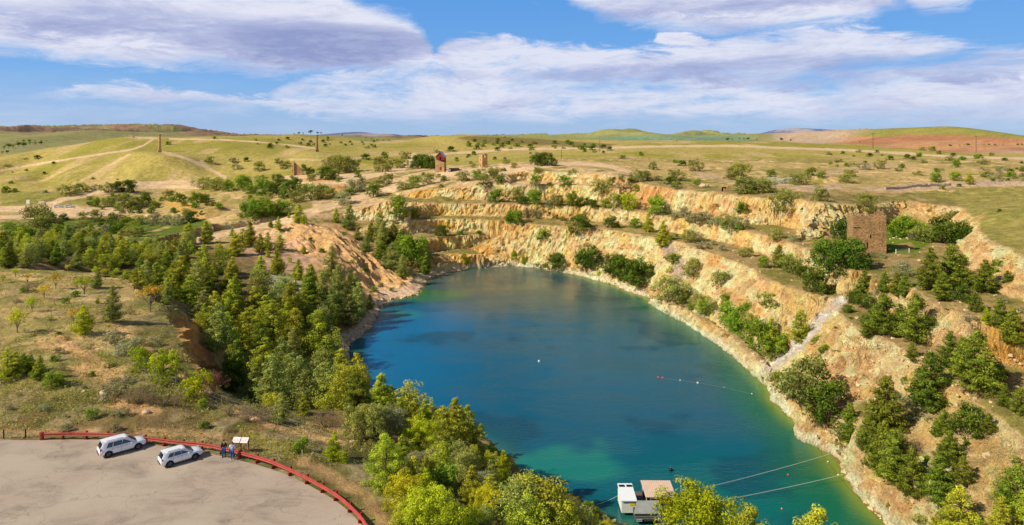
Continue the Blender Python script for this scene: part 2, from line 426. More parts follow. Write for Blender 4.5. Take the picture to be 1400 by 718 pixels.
# far country
far2 = smooth(1150, 1300, GY)
fc = np.zeros_like(K) + lin(146, 144, 96)
fc = mixc(fc, lin(160, 128, 104), smooth(0.0, 0.28, fbm(GX / 300, GY / 300, None, s=63, o=4)) * smooth(2800, 3400, GY))
fc = mixc(fc, lin(138, 142, 84), smooth(-0.05, 0.3, fbm(GX / 200, GY / 500, None, s=65, o=3)) * 0.6)
K = mixc(K, fc, far2)
gm = smooth(690, 720, PX) * (1 - smooth(1010, 1040, PX)) * far2
gc = np.zeros_like(K) + lin(150, 152, 96)
gc = mixc(gc, lin(118, 148, 122), smooth(183, 189, PY) * smooth(780, 860, PX))
gc = mixc(gc, lin(112, 126, 104), smooth(0.1, 0.5, fbm(GX / 160, GY / 160, None, s=67, o=3)) * smooth(840, 880, PX))
K = mixc(K, gc, gm)
pk = smooth(1040, 1075, PX) * far2
K = mixc(K, lin(186, 164, 140) * np.ones_like(K), pk)
rd = smooth(1130, 1180, PX + (PY - 190) * 2) * smooth(1150, 1400, GY) * (1 - smooth(2400, 2700, GY))
rc = np.zeros_like(K) + lin(174, 126, 94)
rc = mixc(rc, lin(190, 146, 108), smooth(-0.1, 0.3, fbm(GX / 200, GY / 120, None, s=69, o=3)))
topg = 1 - smooth(-1.5, 2.5, PY - np.interp(PX, [1150, 1210, 1240, 1300, 1360, 1400], [184, 187, 183.5, 184, 187, 189.5]))
rc = mixc(rc, lin(148, 146, 78), topg)
K = mixc(K, rc, rd)
# pale ploughed flat in front of the red hill
K = mixc(K, lin(192, 160, 128) * np.ones_like(K), smooth(1230, 1290, PX) * smooth(760, 860, GY) * (1 - smooth(1150, 1300, GY)))
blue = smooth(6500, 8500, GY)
haze_c = np.zeros_like(K) + lin(100, 116, 160)  # bluish air haze painted into the base colour of the farthest ranges
haze_c = mixc(haze_c, lin(182, 170, 168), smooth(0.02, 0.25, fbm(GX / 180, GY / 900, None, s=71, o=4)) * 0.8)
K = mixc(K, haze_c, blue)
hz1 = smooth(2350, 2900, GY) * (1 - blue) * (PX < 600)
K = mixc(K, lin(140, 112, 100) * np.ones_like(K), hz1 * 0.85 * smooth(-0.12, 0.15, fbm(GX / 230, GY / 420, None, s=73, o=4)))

# quarry
pit = region([(395, 420), (430, 300), (455, 282), (520, 262), (560, 250), (700, 228), (860, 232), (920, 250), (1050, 262), (1300, 264), (1345, 300), (1400, 340), (1500, 400), (1500, 1500), (700, 1500),
              (600, 640), (440, 480)], 4) * (GY < 380) * (GY > 60)
bench = np.zeros_like(K) + lin(164, 142, 98)
bench = mixc(bench, lin(118, 116, 58), smooth(-0.12, 0.2, f_md + f_hi * 0.4))
K = mixc(K, bench, pit * 0.9)
plate = region([(380, 300), (420, 262), (560, 226), (640, 226), (720, 222), (870, 236), (870, 262), (700, 258), (560, 270), (470, 300)], 8) * (GY < 470)
pc = np.zeros_like(K) + lin(206, 178, 136)
pc = mixc(pc, lin(142, 132, 76), smooth(-0.02, 0.25, f_md + f_lo * 0.3))
K = mixc(K, pc, plate)
st = fbm(GX / 16, GY / 16, GZ / 2.5, s=81, o=4)
st2 = fbm(GX / 5, GY / 5, GZ / 8, s=83, o=4)
rk = np.zeros_like(K) + lin(234, 206, 162)
rk = mixc(rk, lin(230, 190, 132), smooth(-0.02, 0.32, st2) * 0.85)
rk = mixc(rk, lin(246, 216, 178), smooth(0.0, 0.3, -st2 + st * 0.5) * 0.85)
rk = mixc(rk, lin(204, 164, 118), smooth(0.15, 0.35, st) * 0.7)
warm = (1 - smooth(640, 740, PX)) * smooth(540, 560, PX)
rk = mixc(rk, lin(224, 172, 92) * np.ones_like(K), warm * 0.6 * smooth(-0.3, 0.2, st))
rk = mixc(rk, lin(218, 158, 104) * np.ones_like(K), region([(850, 250), (930, 258), (900, 285), (850, 283)], 6) * 0.55)
rk = mixc(rk, lin(228, 176, 98) * np.ones_like(K), region([(1330, 440), (1420, 440), (1420, 530), (1370, 520)], 8) * 0.7)
rk = mixc(rk, lin(160, 142, 100) * np.ones_like(K), 0.5 * smooth(0.1, 0.35, fbm(GX / 4, GY / 4, GZ / 4, s=85, o=3)) * smooth(0.3, -0.2, f_md))
_, _, S2 = slope_of(blur(GZ, 1))
rockm = np.clip(blur(smooth(0.42, 0.8, S2) * (GY < 400), 1), 0, 1)
leftbank = (GX < 12) * (GY < 240) * (GX < -0.42 * (GY - 145) + 20)
forest_m = blur((leftbank & (GZ < 0.5)).astype(float), 6)
fcol = np.zeros_like(K) + lin(134, 112, 78)
fcol = mixc(fcol, lin(96, 96, 50), smooth(-0.1, 0.2, f_md))
K = mixc(K, fcol, forest_m * (1 - 0.8 * smooth(0.9, 1.5, S2)) * 0.85)
rockm2 = rockm * (1 - forest_m * (1 - smooth(1.0, 1.8, S2)))
rk = rk * (1 + (blk - .5) * .12 + (blk2 - .5) * .16)[..., None] * (0.86 + 0.14 * crk)[..., None]
K = mixc(K, rk, rockm2)
K = mixc(K, lin(216, 158, 108) * np.ones_like(K), region([(225, 425), (262, 440), (290, 512), (245, 515), (225, 470)], 3) * rockm)
# spur, mauve slopes
K = mixc(K, lin(216, 176, 130) * np.ones_like(K), region([(385, 305), (470, 305), (540, 370), (600, 395), (520, 425), (440, 400), (400, 360)], 5) * 0.8 * (GY > 190))
K = mixc(K, lin(212, 172, 146) * np.ones_like(K), region([(345, 312), (400, 318), (430, 350), (420, 400), (360, 375), (330, 340)], 22) * smooth(-0.25, 0.15, f_md) * 0.8 * (GY > 170))
K = mixc(K, lin(198, 190, 172) * np.ones_like(K), region([(350, 380), (380, 374), (420, 385), (425, 402), (395, 404)], 3) * (GY > 150))
# scree on the haul road and the lower right wall
scree = np.clip(pl([(1150, 412), (1128, 432), (1108, 458), (1085, 484), (1064, 508)], 4, 7) + pl([(1085, 482), (1050, 500)], 3, 8), 0, 1) * (GY < 200)
K = mixc(K, lin(204, 198, 190) * np.ones_like(K) * (1 + 0.2 * f_hi[..., None]), scree * smooth(-0.5, -0.1, f_hi + f_md * 0.5))
K = mixc(K, lin(170, 160, 150) * np.ones_like(K), pl([(912, 335), (930, 362), (925, 392)], 5, 6) * 0.8 * (GY < 260))
# green grass by the ruin, valley greens
K = mixc(K, lin(104, 124, 40) * np.ones_like(K), region([(1150, 332), (1190, 348), (1250, 346), (1285, 325), (1262, 305), (1225, 302), (1175, 315)], 5) * smooth(-0.5, 0.0, f_hi + 0.3))
K = mixc(K, lin(172, 150, 96) * np.ones_like(K), region([(1222, 335), (1250, 342), (1245, 330)], 3))
vg = region([(0, 300), (180, 298), (280, 300), (300, 312), (200, 335), (60, 345), (0, 345)], 8) * (GY > 200)
K = mixc(K, lin(96, 112, 42) * np.ones_like(K), vg * smooth(-0.3, 0.1, f_md + 0.2))
K = mixc(K, lin(124, 128, 52) * np.ones_like(K), region([(0, 262), (60, 262), (150, 272), (120, 279), (0, 282)], 5) * 0.7 * (GY > 200))
K = mixc(K, lin(204, 166, 96) * np.ones_like(K), region([(222, 274), (262, 277), (282, 300), (262, 300), (232, 284)], 3) * (GY > 200))
K = mixc(K, lin(170, 146, 92) * np.ones_like(K), region([(268, 276), (315, 276), (300, 296), (285, 298)], 3) * (GY > 200))
K = mixc(K, lin(214, 166, 108) * np.ones_like(K), region([(395, 245), (455, 243), (475, 255), (450, 268), (395, 258)], 4) * (GY > 200) * 0.8)
# fields in front, right
K = mixc(K, lin(146, 142, 74) * np.ones_like(K), region([(1210, 272), (1400, 252), (1500, 250), (1500, 420), (1400, 346), (1345, 322), (1330, 296), (1300, 270)], 5) * (1 - rockm) * 0.75)
K = mixc(K, lin(196, 170, 140) * np.ones_like(K), (pl([(1130, 253), (1200, 262), (1250, 256), (1310, 252), (1400, 250)], 3.0, 3) + pl([(1110, 240), (1140, 236), (1200, 228), (1240, 226)], 2, 4) * 0.6 + pl([(950, 238), (1000, 246), (1060, 252), (1130, 262)], 2.5, 4) * 0.8).clip(0, 1) * (GY > 200) * smooth(-0.35, 0.1, f_md + 0.1))
K = mixc(K, lin(216, 178, 136) * np.ones_like(K), region([(1300, 268), (1345, 262), (1350, 280), (1300, 280)], 2) * 0)
# strip of the red soil on the rim
# tracks ----------------------------------------------------------------
park2 = region([(-80, 284), (40, 281), (60, 281), (150, 284), (196, 286), (188, 292), (120, 297), (60, 299), (-80, 300), (-80, 296), (70, 293), (80, 291), (-80, 289)], 1)
tr = np.clip(park2 + pl([(60, 281), (90, 272), (120, 266), (142, 261)], 2.6) + pl([(142, 261), (180, 256.5), (230, 255.5), (278, 256)], 2.0) + pl([(185, 251), (270, 249)], 1.6, 2)
    + pl([(-60, 240), (0, 233.5), (60, 223), (120, 213.5), (180, 204.5), (196, 199), (208, 191)], 0.9, 1.0)
    + pl([(178, 188), (214, 189)], 0.7) + pl([(232, 190), (300, 191), (350, 194), (400, 199), (432, 203)], 0.6, 0.8)
    + pl([(222, 208), (250, 215), (272, 224), (290, 233), (308, 243)], 1.5, 1.0) + pl([(276, 221), (284, 230)], 2.0)
    + pl([(110, 248), (140, 231), (178, 211)], 0.7, 2) * 0.6
    + pl([(396, 218), (470, 219), (500, 215)], 0.8, 1.2) * 0.6
    + pl([(330, 312), (390, 301), (430, 288), (480, 274), (510, 264), (535, 258), (552, 250)], 3.0, 3)
    + pl([(400, 252), (450, 252), (480, 246), (520, 238), (550, 232), (560, 222), (566, 212)], 2.2, 2)
    + pl([(390, 243), (440, 240), (500, 240)], 1.5, 2) + pl([(560, 222), (590, 212), (640, 208), (700, 204)], 0.9, 1)
    + pl([(640, 240), (700, 234), (740, 227), (795, 223), (830, 227), (862, 235)], 1.8, 1.5)
    + pl([(600, 238), (660, 232), (700, 229)], 2.2, 3)
    + pl([(640, 209), (700, 204), (760, 203.5), (850, 201.5), (920, 200), (1000, 199.5), (1060, 202), (1150, 205), (1250, 210)], 1.1, 0.8)
    + pl([(1200, 208), (1300, 214), (1400, 217)], 1.0, 1), 0, 1) * (GY > 150)
tr = np.clip(tr + pl([(205, 350), (240, 338), (300, 322), (345, 312), (392, 303)], 3.2, 2.5) * (GY > 190), 0, 1)
tr = np.clip(tr + pl([(190, 336), (240, 322), (300, 309)], 1.5, 2) * 0.5 * (GY > 200), 0, 1)
K = mixc(K, lin(214, 184, 142) * (1 + 0.10 * f_hi[..., None]) * np.ones_like(K), tr)
nt = np.clip(pl([(60, 470), (100, 480), (130, 505), (150, 520)], 4, 9) * 0.8 + pl([(130, 430), (170, 452), (205, 480), (250, 515), (290, 548), (330, 566), (400, 592), (470, 606)], 2.0, 3.5)
    + pl([(70, 455), (130, 490), (170, 520)], 2.5, 4) * 0.9 + region([(135, 538), (160, 536), (215, 556), (225, 566), (180, 566), (145, 556)], 5)
    + region([(88, 500), (115, 498), (135, 525), (110, 522)], 5) + pl([(190, 590), (270, 594), (330, 606)], 3, 5) * 0.7 + pl([(0, 592), (60, 590), (130, 588)], 2.5, 3) * 0.6
    + pl([(400, 620), (450, 650), (500, 680), (530, 718)], 5, 8) * 0.6 + pl([(420, 585), (480, 590), (540, 606)], 4, 6) * 0.8, 0, 1) * (GY < 135)
nt = nt * smooth(-0.45, 0.0, f_md + 0.1)
K = mixc(K, lin(226, 182, 134) * np.ones_like(K), nt * 0.85)
gg = (GY < 135) * (GX < 0) * (GZ > -3)
K = mixc(K, lin(140, 140, 78) * np.ones_like(K), gg * smooth(0.05, 0.35, fbm(GX / 6, GY / 6, None, s=91, o=3)) * 0.6 * (1 - nt))
K = mixc(K, lin(188, 172, 136) * np.ones_like(K), gg * smooth(0.1, 0.4, fbm(GX / 3, GY / 3, None, s=93, o=3)) * 0.5 * (1 - nt))
K = mixc(K, lin(168, 160, 60) * np.ones_like(K), gg * pl([(345, 600), (375, 610), (400, 620)], 5, 8) * 0.5)
# waterline
lake = in_poly(GX, GY, [(p[0], p[1]) for p in SHORE])
inb = (GY > 66) & (GY < 310) & (GX > -75) & (GX < 95)
sd = np.full(GX.shape, 99.0); sd[inb] = seg_dist(GX[inb], GY[inb], SHORE, True)
rim = (1 - smooth(WATER + 0.9, WATER + 2.3, GZ + n3 * 0.6)) * (sd < 14)
K = mixc(K, lin(240, 216, 192) * np.ones_like(K), rim * (0.55 + 0.45 * (PX > 640)))
K = mixc(K, lin(150, 128, 92) * np.ones_like(K), (1 - smooth(WATER - 0.2, WATER + 0.25, GZ)) * (sd < 60))
K = K * (1 + 0.16 * f_hi[..., None] + 0.10 * f_md[..., None])
K = mixc(K, lin(110, 96, 62) * np.ones_like(K), region([(625, 189), (640, 186), (700, 188), (840, 197), (830, 203), (700, 197), (660, 196)], 5) * (GY > 450) * 0.7)
lum = (K * np.array([.25, .65, .10])).sum(-1, keepdims=True)
satm = (1.04 + 0.10 * rockm - 0.12 * tr.clip(0, 1))[..., None]
K = lum + (K - lum) * satm
K = K * (np.array([1.05, 0.985, .93]) * (1 - rockm[..., None]) + np.array([1.06, 1.0, .90]) * rockm[..., None])
K = np.clip(K * (1.0 + 0.24 * rockm[..., None]), 0.012, 0.88)

# ------------------------------------------------------------------ materials helpers
def new_mat(name, rough=0.8):
    m = bpy.data.materials.new(name); m.use_nodes = True
    nt = m.node_tree; b = nt.nodes['Principled BSDF']; b.inputs['Roughness'].default_value = rough
    return m, nt, b
def N(nt, t, **kw):
    n = nt.nodes.new(t)
    for k, v in kw.items():
        if k.startswith('i_'): n.inputs[k[2:].replace('_', ' ')].default_value = v
        else: setattr(n, k, v)
    return n
def land_mat(name, s1, s2, bump, var=0.35, rough=0.95):
    m, nt, b = new_mat(name, rough)
    lk = nt.links.new
    b.inputs['Specular IOR Level'].default_value = 0.15
    at = N(nt, 'ShaderNodeVertexColor', layer_name='Col')
    geo = N(nt, 'ShaderNodeNewGeometry')
    n1 = N(nt, 'ShaderNodeTexNoise', i_Scale=s1, i_Detail=8.0, i_Roughness=0.7)
    n2 = N(nt, 'ShaderNodeTexNoise', i_Scale=s2, i_Detail=6.0, i_Roughness=0.75)
    lk(geo.outputs['Position'], n1.inputs['Vector']); lk(geo.outputs['Position'], n2.inputs['Vector'])
    r = N(nt, 'ShaderNodeMapRange'); r.inputs['From Min'].default_value = 0.3; r.inputs['From Max'].default_value = 0.7
    r.inputs['To Min'].default_value = 1 - var; r.inputs['To Max'].default_value = 1 + var
    lk(n1.outputs['Fac'], r.inputs['Value'])
    mul = N(nt, 'ShaderNodeVectorMath', operation='SCALE'); lk(at.outputs['Color'], mul.inputs[0]); lk(r.outputs[0], mul.inputs['Scale'])
    r2 = N(nt, 'ShaderNodeMapRange'); r2.inputs['From Min'].default_value = 0.35; r2.inputs['From Max'].default_value = 0.65
    r2.inputs['To Min'].default_value = 1 - var * 0.6; r2.inputs['To Max'].default_value = 1 + var * 0.6
    lk(n2.outputs['Fac'], r2.inputs['Value'])
    mul2 = N(nt, 'ShaderNodeVectorMath', operation='SCALE'); lk(mul.outputs[0], mul2.inputs[0]); lk(r2.outputs[0], mul2.inputs['Scale'])
    lk(mul2.outputs[0], b.inputs['Base Color'])
    add = N(nt, 'ShaderNodeMath', operation='ADD'); lk(n1.outputs['Fac'], add.inputs[0]); lk(n2.outputs['Fac'], add.inputs[1])
    bp = N(nt, 'ShaderNodeBump', i_Strength=1.0, i_Distance=bump); lk(add.outputs[0], bp.inputs['Height']); lk(bp.outputs[0], b.inputs['Normal'])
    return m
M_ground = land_mat('grass_ground', 0.35, 2.6, 0.25, 0.38)
def add_cracks(m):
    nt = m.node_tree; lk = nt.links.new; b = nt.nodes['Principled BSDF']
    src = b.inputs['Base Color'].links[0].from_socket
    geo = N(nt, 'ShaderNodeNewGeometry'); n0 = N(nt, 'ShaderNodeTexNoise', i_Scale=0.5, i_Detail=4.0); lk(geo.outputs['Position'], n0.inputs['Vector'])
    ad = N(nt, 'ShaderNodeVectorMath', operation='MULTIPLY_ADD'); lk(n0.outputs['Color'], ad.inputs[0]); ad.inputs[1].default_value = (3, 3, 3); lk(geo.outputs['Position'], ad.inputs[2])
    mp = N(nt, 'ShaderNodeMapping'); mp.inputs['Scale'].default_value = (1, 1, .55); lk(ad.outputs[0], mp.inputs['Vector'])
    cur = src
    for sc, w, d in ((.42, .03, .70), (1.25, .05, .82)):
        v = N(nt, 'ShaderNodeTexVoronoi', i_Scale=sc); v.feature = 'DISTANCE_TO_EDGE'; lk(mp.outputs[0], v.inputs['Vector'])
        r = N(nt, 'ShaderNodeMapRange'); lk(v.outputs['Distance'], r.inputs['Value']); r.inputs['From Max'].default_value = w; r.inputs['To Min'].default_value = d
        s = N(nt, 'ShaderNodeVectorMath', operation='SCALE'); lk(cur, s.inputs[0]); lk(r.outputs[0], s.inputs['Scale']); cur = s.outputs[0]
    lk(cur, b.inputs['Base Color'])
M_rock = land_mat('quarry_rock', 0.5, 2.6, 0.8, 0.30)
add_cracks(M_rock)
M_track = land_mat('dirt_track', 0.5, 2.5, 0.06, 0.12)
M_far = land_mat('far_land', 0.012, 0.05, 3.0, 0.20)

def setp(o, **kw):
    for k, v in kw.items(): o[k] = v
    return o
VX, VY, VZ = GX + DX, GY + DY, GZ
quad_lab = np.zeros((NV - 1, NU - 1), int)
cell = lambda A: (A[:-1, :-1] + A[1:, :-1] + A[:-1, 1:] + A[1:, 1:]) / 4
cr, ct, cy = cell(rockm2), cell(tr), cell(GY)
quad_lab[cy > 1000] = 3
quad_lab[(cr > 0.5) & (cy < 1000)] = 1
quad_lab[(ct > 0.5) & (cy < 1000)] = 2
fz = cell(GZ)
quad_lab[(cell(sd) < 60) & (fz < WATER - 1.2)] = 1
idx = np.arange(NV * NU).reshape(NV, NU)
def grid_obj(name, sel, mat, label, cat):
    ii, jj = np.nonzero(sel)
    q = np.stack([idx[ii, jj], idx[ii, jj + 1], idx[ii + 1, jj + 1], idx[ii + 1, jj]], 1)
    used, inv = np.unique(q.ravel(), return_inverse=True)
    co = np.stack([VX.ravel()[used], VY.ravel()[used], VZ.ravel()[used]], 1).astype(np.float32)
    me = bpy.data.meshes.new(name)
    me.vertices.add(len(used)); me.vertices.foreach_set('co', co.ravel())
    me.loops.add(len(inv)); me.loops.foreach_set('vertex_index', inv.astype(np.int32))
    me.polygons.add(len(q)); me.polygons.foreach_set('loop_start', np.arange(0, len(inv), 4, dtype=np.int32))
    me.update(calc_edges=True)
    a = me.color_attributes.new('Col', 'FLOAT_COLOR', 'POINT')
    c = np.ones((len(used), 4), np.float32); c[:, :3] = K.reshape(-1, 3)[used]
    a.data.foreach_set('color', c.ravel())
    me.polygons.foreach_set('use_smooth', np.full(len(q), name != 'quarry_rock_face'))
    me.materials.append(mat)
    o = bpy.data.objects.new(name, me); COL.objects.link(o)
    return setp(o, kind='structure', label=label, category=cat)
grid_obj('ground', quad_lab == 0, M_ground, 'dry olive grassland and bare soil around the flooded quarry', 'ground')
grid_obj('quarry_rock_face', quad_lab == 1, M_rock, 'stepped ochre and cream rock faces of the quarry pit', 'cliff')
grid_obj('dirt_track', quad_lab == 2, M_track, 'pale dirt tracks and gravel clearings crossing the hills', 'track')
grid_obj('far_hills', quad_lab == 3, M_far, 'distant green, red and haze-tinted blue ranges along the horizon', 'hills')

# ------------------------------------------------------------------ car park sheet
def poly_obj(name, pts, z, mat, step=0.6):
    me = bpy.data.meshes.new(name)
    r = geometry.delaunay_2d_cdt([Vector(p) for p in pts], [(i, (i + 1) % len(pts)) for i in range(len(pts))], [], 1, 1e-4)
    me.from_pydata([(v.x, v.y, z) for v in r[0]], [], [tuple(f) for f in r[2]])
    me.materials.append(mat); o = bpy.data.objects.new(name, me); COL.objects.link(o); return o
M_park, nt_, b_ = new_mat('worn_asphalt', 0.9)
lk = nt_.links.new
geo = N(nt_, 'ShaderNodeNewGeometry')
mp = N(nt_, 'ShaderNodeMapping'); mp.inputs['Scale'].default_value = (0.22, 0.5, 1); mp.inputs['Rotation'].default_value = (0, 0, 0.15); lk(geo.outputs['Position'], mp.inputs['Vector'])
nA = N(nt_, 'ShaderNodeTexNoise', i_Scale=1.0, i_Detail=9.0, i_Roughness=0.72, i_Distortion=0.9); lk(mp.outputs[0], nA.inputs['Vector'])
nB = N(nt_, 'ShaderNodeTexNoise', i_Scale=9.0, i_Detail=8.0, i_Roughness=0.8); lk(geo.outputs['Position'], nB.inputs['Vector'])
nC = N(nt_, 'ShaderNodeTexNoise', i_Scale=0.16, i_Detail=3.0); lk(geo.outputs['Position'], nC.inputs['Vector'])
rA = N(nt_, 'ShaderNodeValToRGB'); lk(nA.outputs['Fac'], rA.inputs['Fac'])
e = rA.color_ramp.elements; e[0].position = 0.32; e[0].color = (*lin(148, 132, 118), 1); e[1].position = 0.55; e[1].color = (*lin(188, 168, 148), 1)
mA = N(nt_, 'ShaderNodeMix', data_type='RGBA', blend_type='MIX'); mA.inputs['B'].default_value = (*lin(196, 178, 158), 1)
rC = N(nt_, 'ShaderNodeMapRange'); rC.inputs['From Min'].default_value = 0.42; rC.inputs['From Max'].default_value = 0.62; lk(nC.outputs['Fac'], rC.inputs['Value']); lk(rC.outputs[0], mA.inputs['Factor'])
lk(rA.outputs['Color'], mA.inputs['A'])
mB = N(nt_, 'ShaderNodeMix', data_type='RGBA', blend_type='MULTIPLY'); mB.inputs['Factor'].default_value = 0.55; lk(mA.outputs['Result'], mB.inputs['A'])
rB = N(nt_, 'ShaderNodeValToRGB'); rB.color_ramp.elements[0].position = 0.3; rB.color_ramp.elements[0].color = (.38, .37, .36, 1); rB.color_ramp.elements[1].position = 0.62; rB.color_ramp.elements[1].color = (1, 1, 1, 1)
lk(nB.outputs['Fac'], rB.inputs['Fac']); lk(rB.outputs['Color'], mB.inputs['B']); vk = N(nt_, 'ShaderNodeTexVoronoi', i_Scale=.16); vk.feature = 'DISTANCE_TO_EDGE'
nW = N(nt_, 'ShaderNodeTexNoise', i_Scale=.5, i_Detail=5.0); lk(geo.outputs['Position'], nW.inputs['Vector'])
aW = N(nt_, 'ShaderNodeVectorMath', operation='MULTIPLY_ADD'); lk(nW.outputs['Color'], aW.inputs[0]); aW.inputs[1].default_value = (6, 6, 0); lk(geo.outputs['Position'], aW.inputs[2]); lk(aW.outputs[0], vk.inputs['Vector'])
rK = N(nt_, 'ShaderNodeMapRange'); lk(vk.outputs['Distance'], rK.inputs['Value']); rK.inputs['From Max'].default_value = .012; rK.inputs['To Min'].default_value = .72
sK = N(nt_, 'ShaderNodeVectorMath', operation='SCALE'); lk(mB.outputs['Result'], sK.inputs[0]); lk(rK.outputs[0], sK.inputs['Scale']); lk(sK.outputs[0], b_.inputs['Base Color'])
bp = N(nt_, 'ShaderNodeBump', i_Distance=0.02, i_Strength=0.7); lk(nB.outputs['Fac'], bp.inputs['Height']); lk(bp.outputs[0], b_.inputs['Normal'])
pk_pts = [(-150, 22)] + [(-150, 70.3)] + [(p[0], p[1]) for p in CP[1:-1]] + [(-8.6, 22)]
setp(poly_obj('car_park', pk_pts, 0.004, M_park), kind='structure', label='worn beige sealed car park of the lookout inside the red guard rail', category='car park')

# ------------------------------------------------------------------ lake
wx = np.arange(-70, 90, 0.8); wy = np.arange(60, 300, 0.8)
WX, WY = np.meshgrid(wx, wy)
SH2 = [(p[0], p[1]) for p in SHORE]
wd = seg_dist(WX, WY, SH2, True); win = in_poly(WX, WY, SH2); wd = np.where(win, wd, 0)
wpx = CX + F * WX / WY; wpy = HZ + F * (H - WATER) / WY
C = np.zeros(WX.shape + (3,)) + np.array(lin(6, 86, 112))
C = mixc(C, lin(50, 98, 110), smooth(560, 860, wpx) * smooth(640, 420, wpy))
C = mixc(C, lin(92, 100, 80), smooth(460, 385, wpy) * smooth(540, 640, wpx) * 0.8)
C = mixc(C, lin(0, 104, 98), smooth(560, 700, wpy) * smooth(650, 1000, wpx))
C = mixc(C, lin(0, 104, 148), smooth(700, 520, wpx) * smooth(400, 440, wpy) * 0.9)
wn = fbm(WX / 14, WY / 14, None, s=101, o=4)
C = mixc(C, lin(4, 66, 88), smooth(0.12, 0.35, wn) * 0.6)
right = smooth(-0.2, 0.6, (WX - 20) / 40) 
mw = 7 + 9 * right + wn * 6
edge = 1 - smooth(0.0, 1.0, wd / mw)
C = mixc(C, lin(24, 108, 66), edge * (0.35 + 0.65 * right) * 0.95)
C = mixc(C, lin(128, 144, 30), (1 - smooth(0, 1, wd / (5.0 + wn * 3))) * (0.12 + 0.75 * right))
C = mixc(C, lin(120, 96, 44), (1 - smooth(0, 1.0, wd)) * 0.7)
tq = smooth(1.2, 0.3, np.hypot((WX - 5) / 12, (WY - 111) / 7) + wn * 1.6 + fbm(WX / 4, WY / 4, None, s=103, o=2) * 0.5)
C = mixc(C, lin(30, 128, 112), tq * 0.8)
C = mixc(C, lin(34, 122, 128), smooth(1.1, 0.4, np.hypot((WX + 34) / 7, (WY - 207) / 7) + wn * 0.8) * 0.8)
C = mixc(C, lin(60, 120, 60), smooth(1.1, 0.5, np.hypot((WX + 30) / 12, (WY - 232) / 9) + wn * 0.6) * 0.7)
grow = blur(win.astype(float), 3) > 0.01
qi = np.arange(WX.size).reshape(WX.shape)
cc = grow[:-1, :-1]
ii, jj = np.nonzero(cc)
q = np.stack([qi[ii, jj], qi[ii, jj + 1], qi[ii + 1, jj + 1], qi[ii + 1, jj]], 1)
used, inv = np.unique(q.ravel(), return_inverse=True)
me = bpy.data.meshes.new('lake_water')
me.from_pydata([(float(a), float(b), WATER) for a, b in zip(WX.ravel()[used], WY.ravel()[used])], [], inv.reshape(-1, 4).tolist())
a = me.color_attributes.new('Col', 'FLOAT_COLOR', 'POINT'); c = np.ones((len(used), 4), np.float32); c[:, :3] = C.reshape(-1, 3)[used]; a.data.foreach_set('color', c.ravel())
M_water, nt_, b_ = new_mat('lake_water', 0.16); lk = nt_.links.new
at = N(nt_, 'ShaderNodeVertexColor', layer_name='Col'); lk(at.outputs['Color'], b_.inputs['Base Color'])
b_.inputs['IOR'].default_value = 1.33
geo = N(nt_, 'ShaderNodeNewGeometry')
mp = N(nt_, 'ShaderNodeMapping'); mp.inputs['Scale'].default_value = (0.7, 1.6, 1); mp.inputs['Rotation'].default_value = (0, 0, 0.5); lk(geo.outputs['Position'], mp.inputs['Vector'])
nA = N(nt_, 'ShaderNodeTexNoise', i_Scale=1.1, i_Detail=5.0, i_Roughness=0.6); lk(mp.outputs[0], nA.inputs['Vector'])
bp = N(nt_, 'ShaderNodeBump', i_Distance=0.13, i_Strength=0.8); lk(nA.outputs['Fac'], bp.inputs['Height']); lk(bp.outputs[0], b_.inputs['Normal'])
nP = N(nt_, 'ShaderNodeTexNoise', i_Scale=.035, i_Detail=5.0, i_Roughness=0.6, i_Distortion=1.2); lk(mp.outputs[0], nP.inputs['Vector'])
rP = N(nt_, 'ShaderNodeMapRange'); lk(nP.outputs['Fac'], rP.inputs['Value']); rP.inputs['From Min'].default_value = .40; rP.inputs['From Max'].default_value = .60; rP.inputs['To Min'].default_value = .25; rP.inputs['To Max'].default_value = 1.0
lk(rP.outputs[0], bp.inputs['Strength'])
rR = N(nt_, 'ShaderNodeMapRange'); lk(rP.outputs[0], rR.inputs['Value']); rR.inputs['To Min'].default_value = .06; rR.inputs['To Max'].default_value = .20; lk(rR.outputs[0], b_.inputs['Roughness'])
me.materials.append(M_water); o = bpy.data.objects.new('lake_water', me); COL.objects.link(o)
setp(o, kind='structure', label='deep blue and teal water filling the quarry pit', category='water')

# ------------------------------------------------------------------ mesh helpers
def simple(name, rgb, rough=0.7, metal=0.0, var=0.25, scale=3.0, spec=0.3, bump=0.0):
    m, nt, b = new_mat(name, rough); lk = nt.links.new
    c = lin(*rgb)
    tcn = N(nt, 'ShaderNodeTexCoord')
    n = N(nt, 'ShaderNodeTexNoise', i_Scale=scale, i_Detail=6.0, i_Roughness=0.65); lk(tcn.outputs['Object'], n.inputs['Vector'])
    r = N(nt, 'ShaderNodeValToRGB'); lk(n.outputs['Fac'], r.inputs['Fac'])
    r.color_ramp.elements[0].position = 0.3; r.color_ramp.elements[1].position = 0.7
    r.color_ramp.elements[0].color = (*(c * (1 - var)), 1); r.color_ramp.elements[1].color = (*np.clip(c * (1 + var * 0.6), 0, 0.9), 1)
    lk(r.outputs['Color'], b.inputs['Base Color']); b.inputs['Metallic'].default_value = metal; b.inputs['Specular IOR Level'].default_value = spec
    if bump:
        bp = N(nt, 'ShaderNodeBump', i_Distance=bump, i_Strength=1.0); lk(n.outputs['Fac'], bp.inputs['Height']); lk(bp.outputs[0], b.inputs['Normal'])
    return m
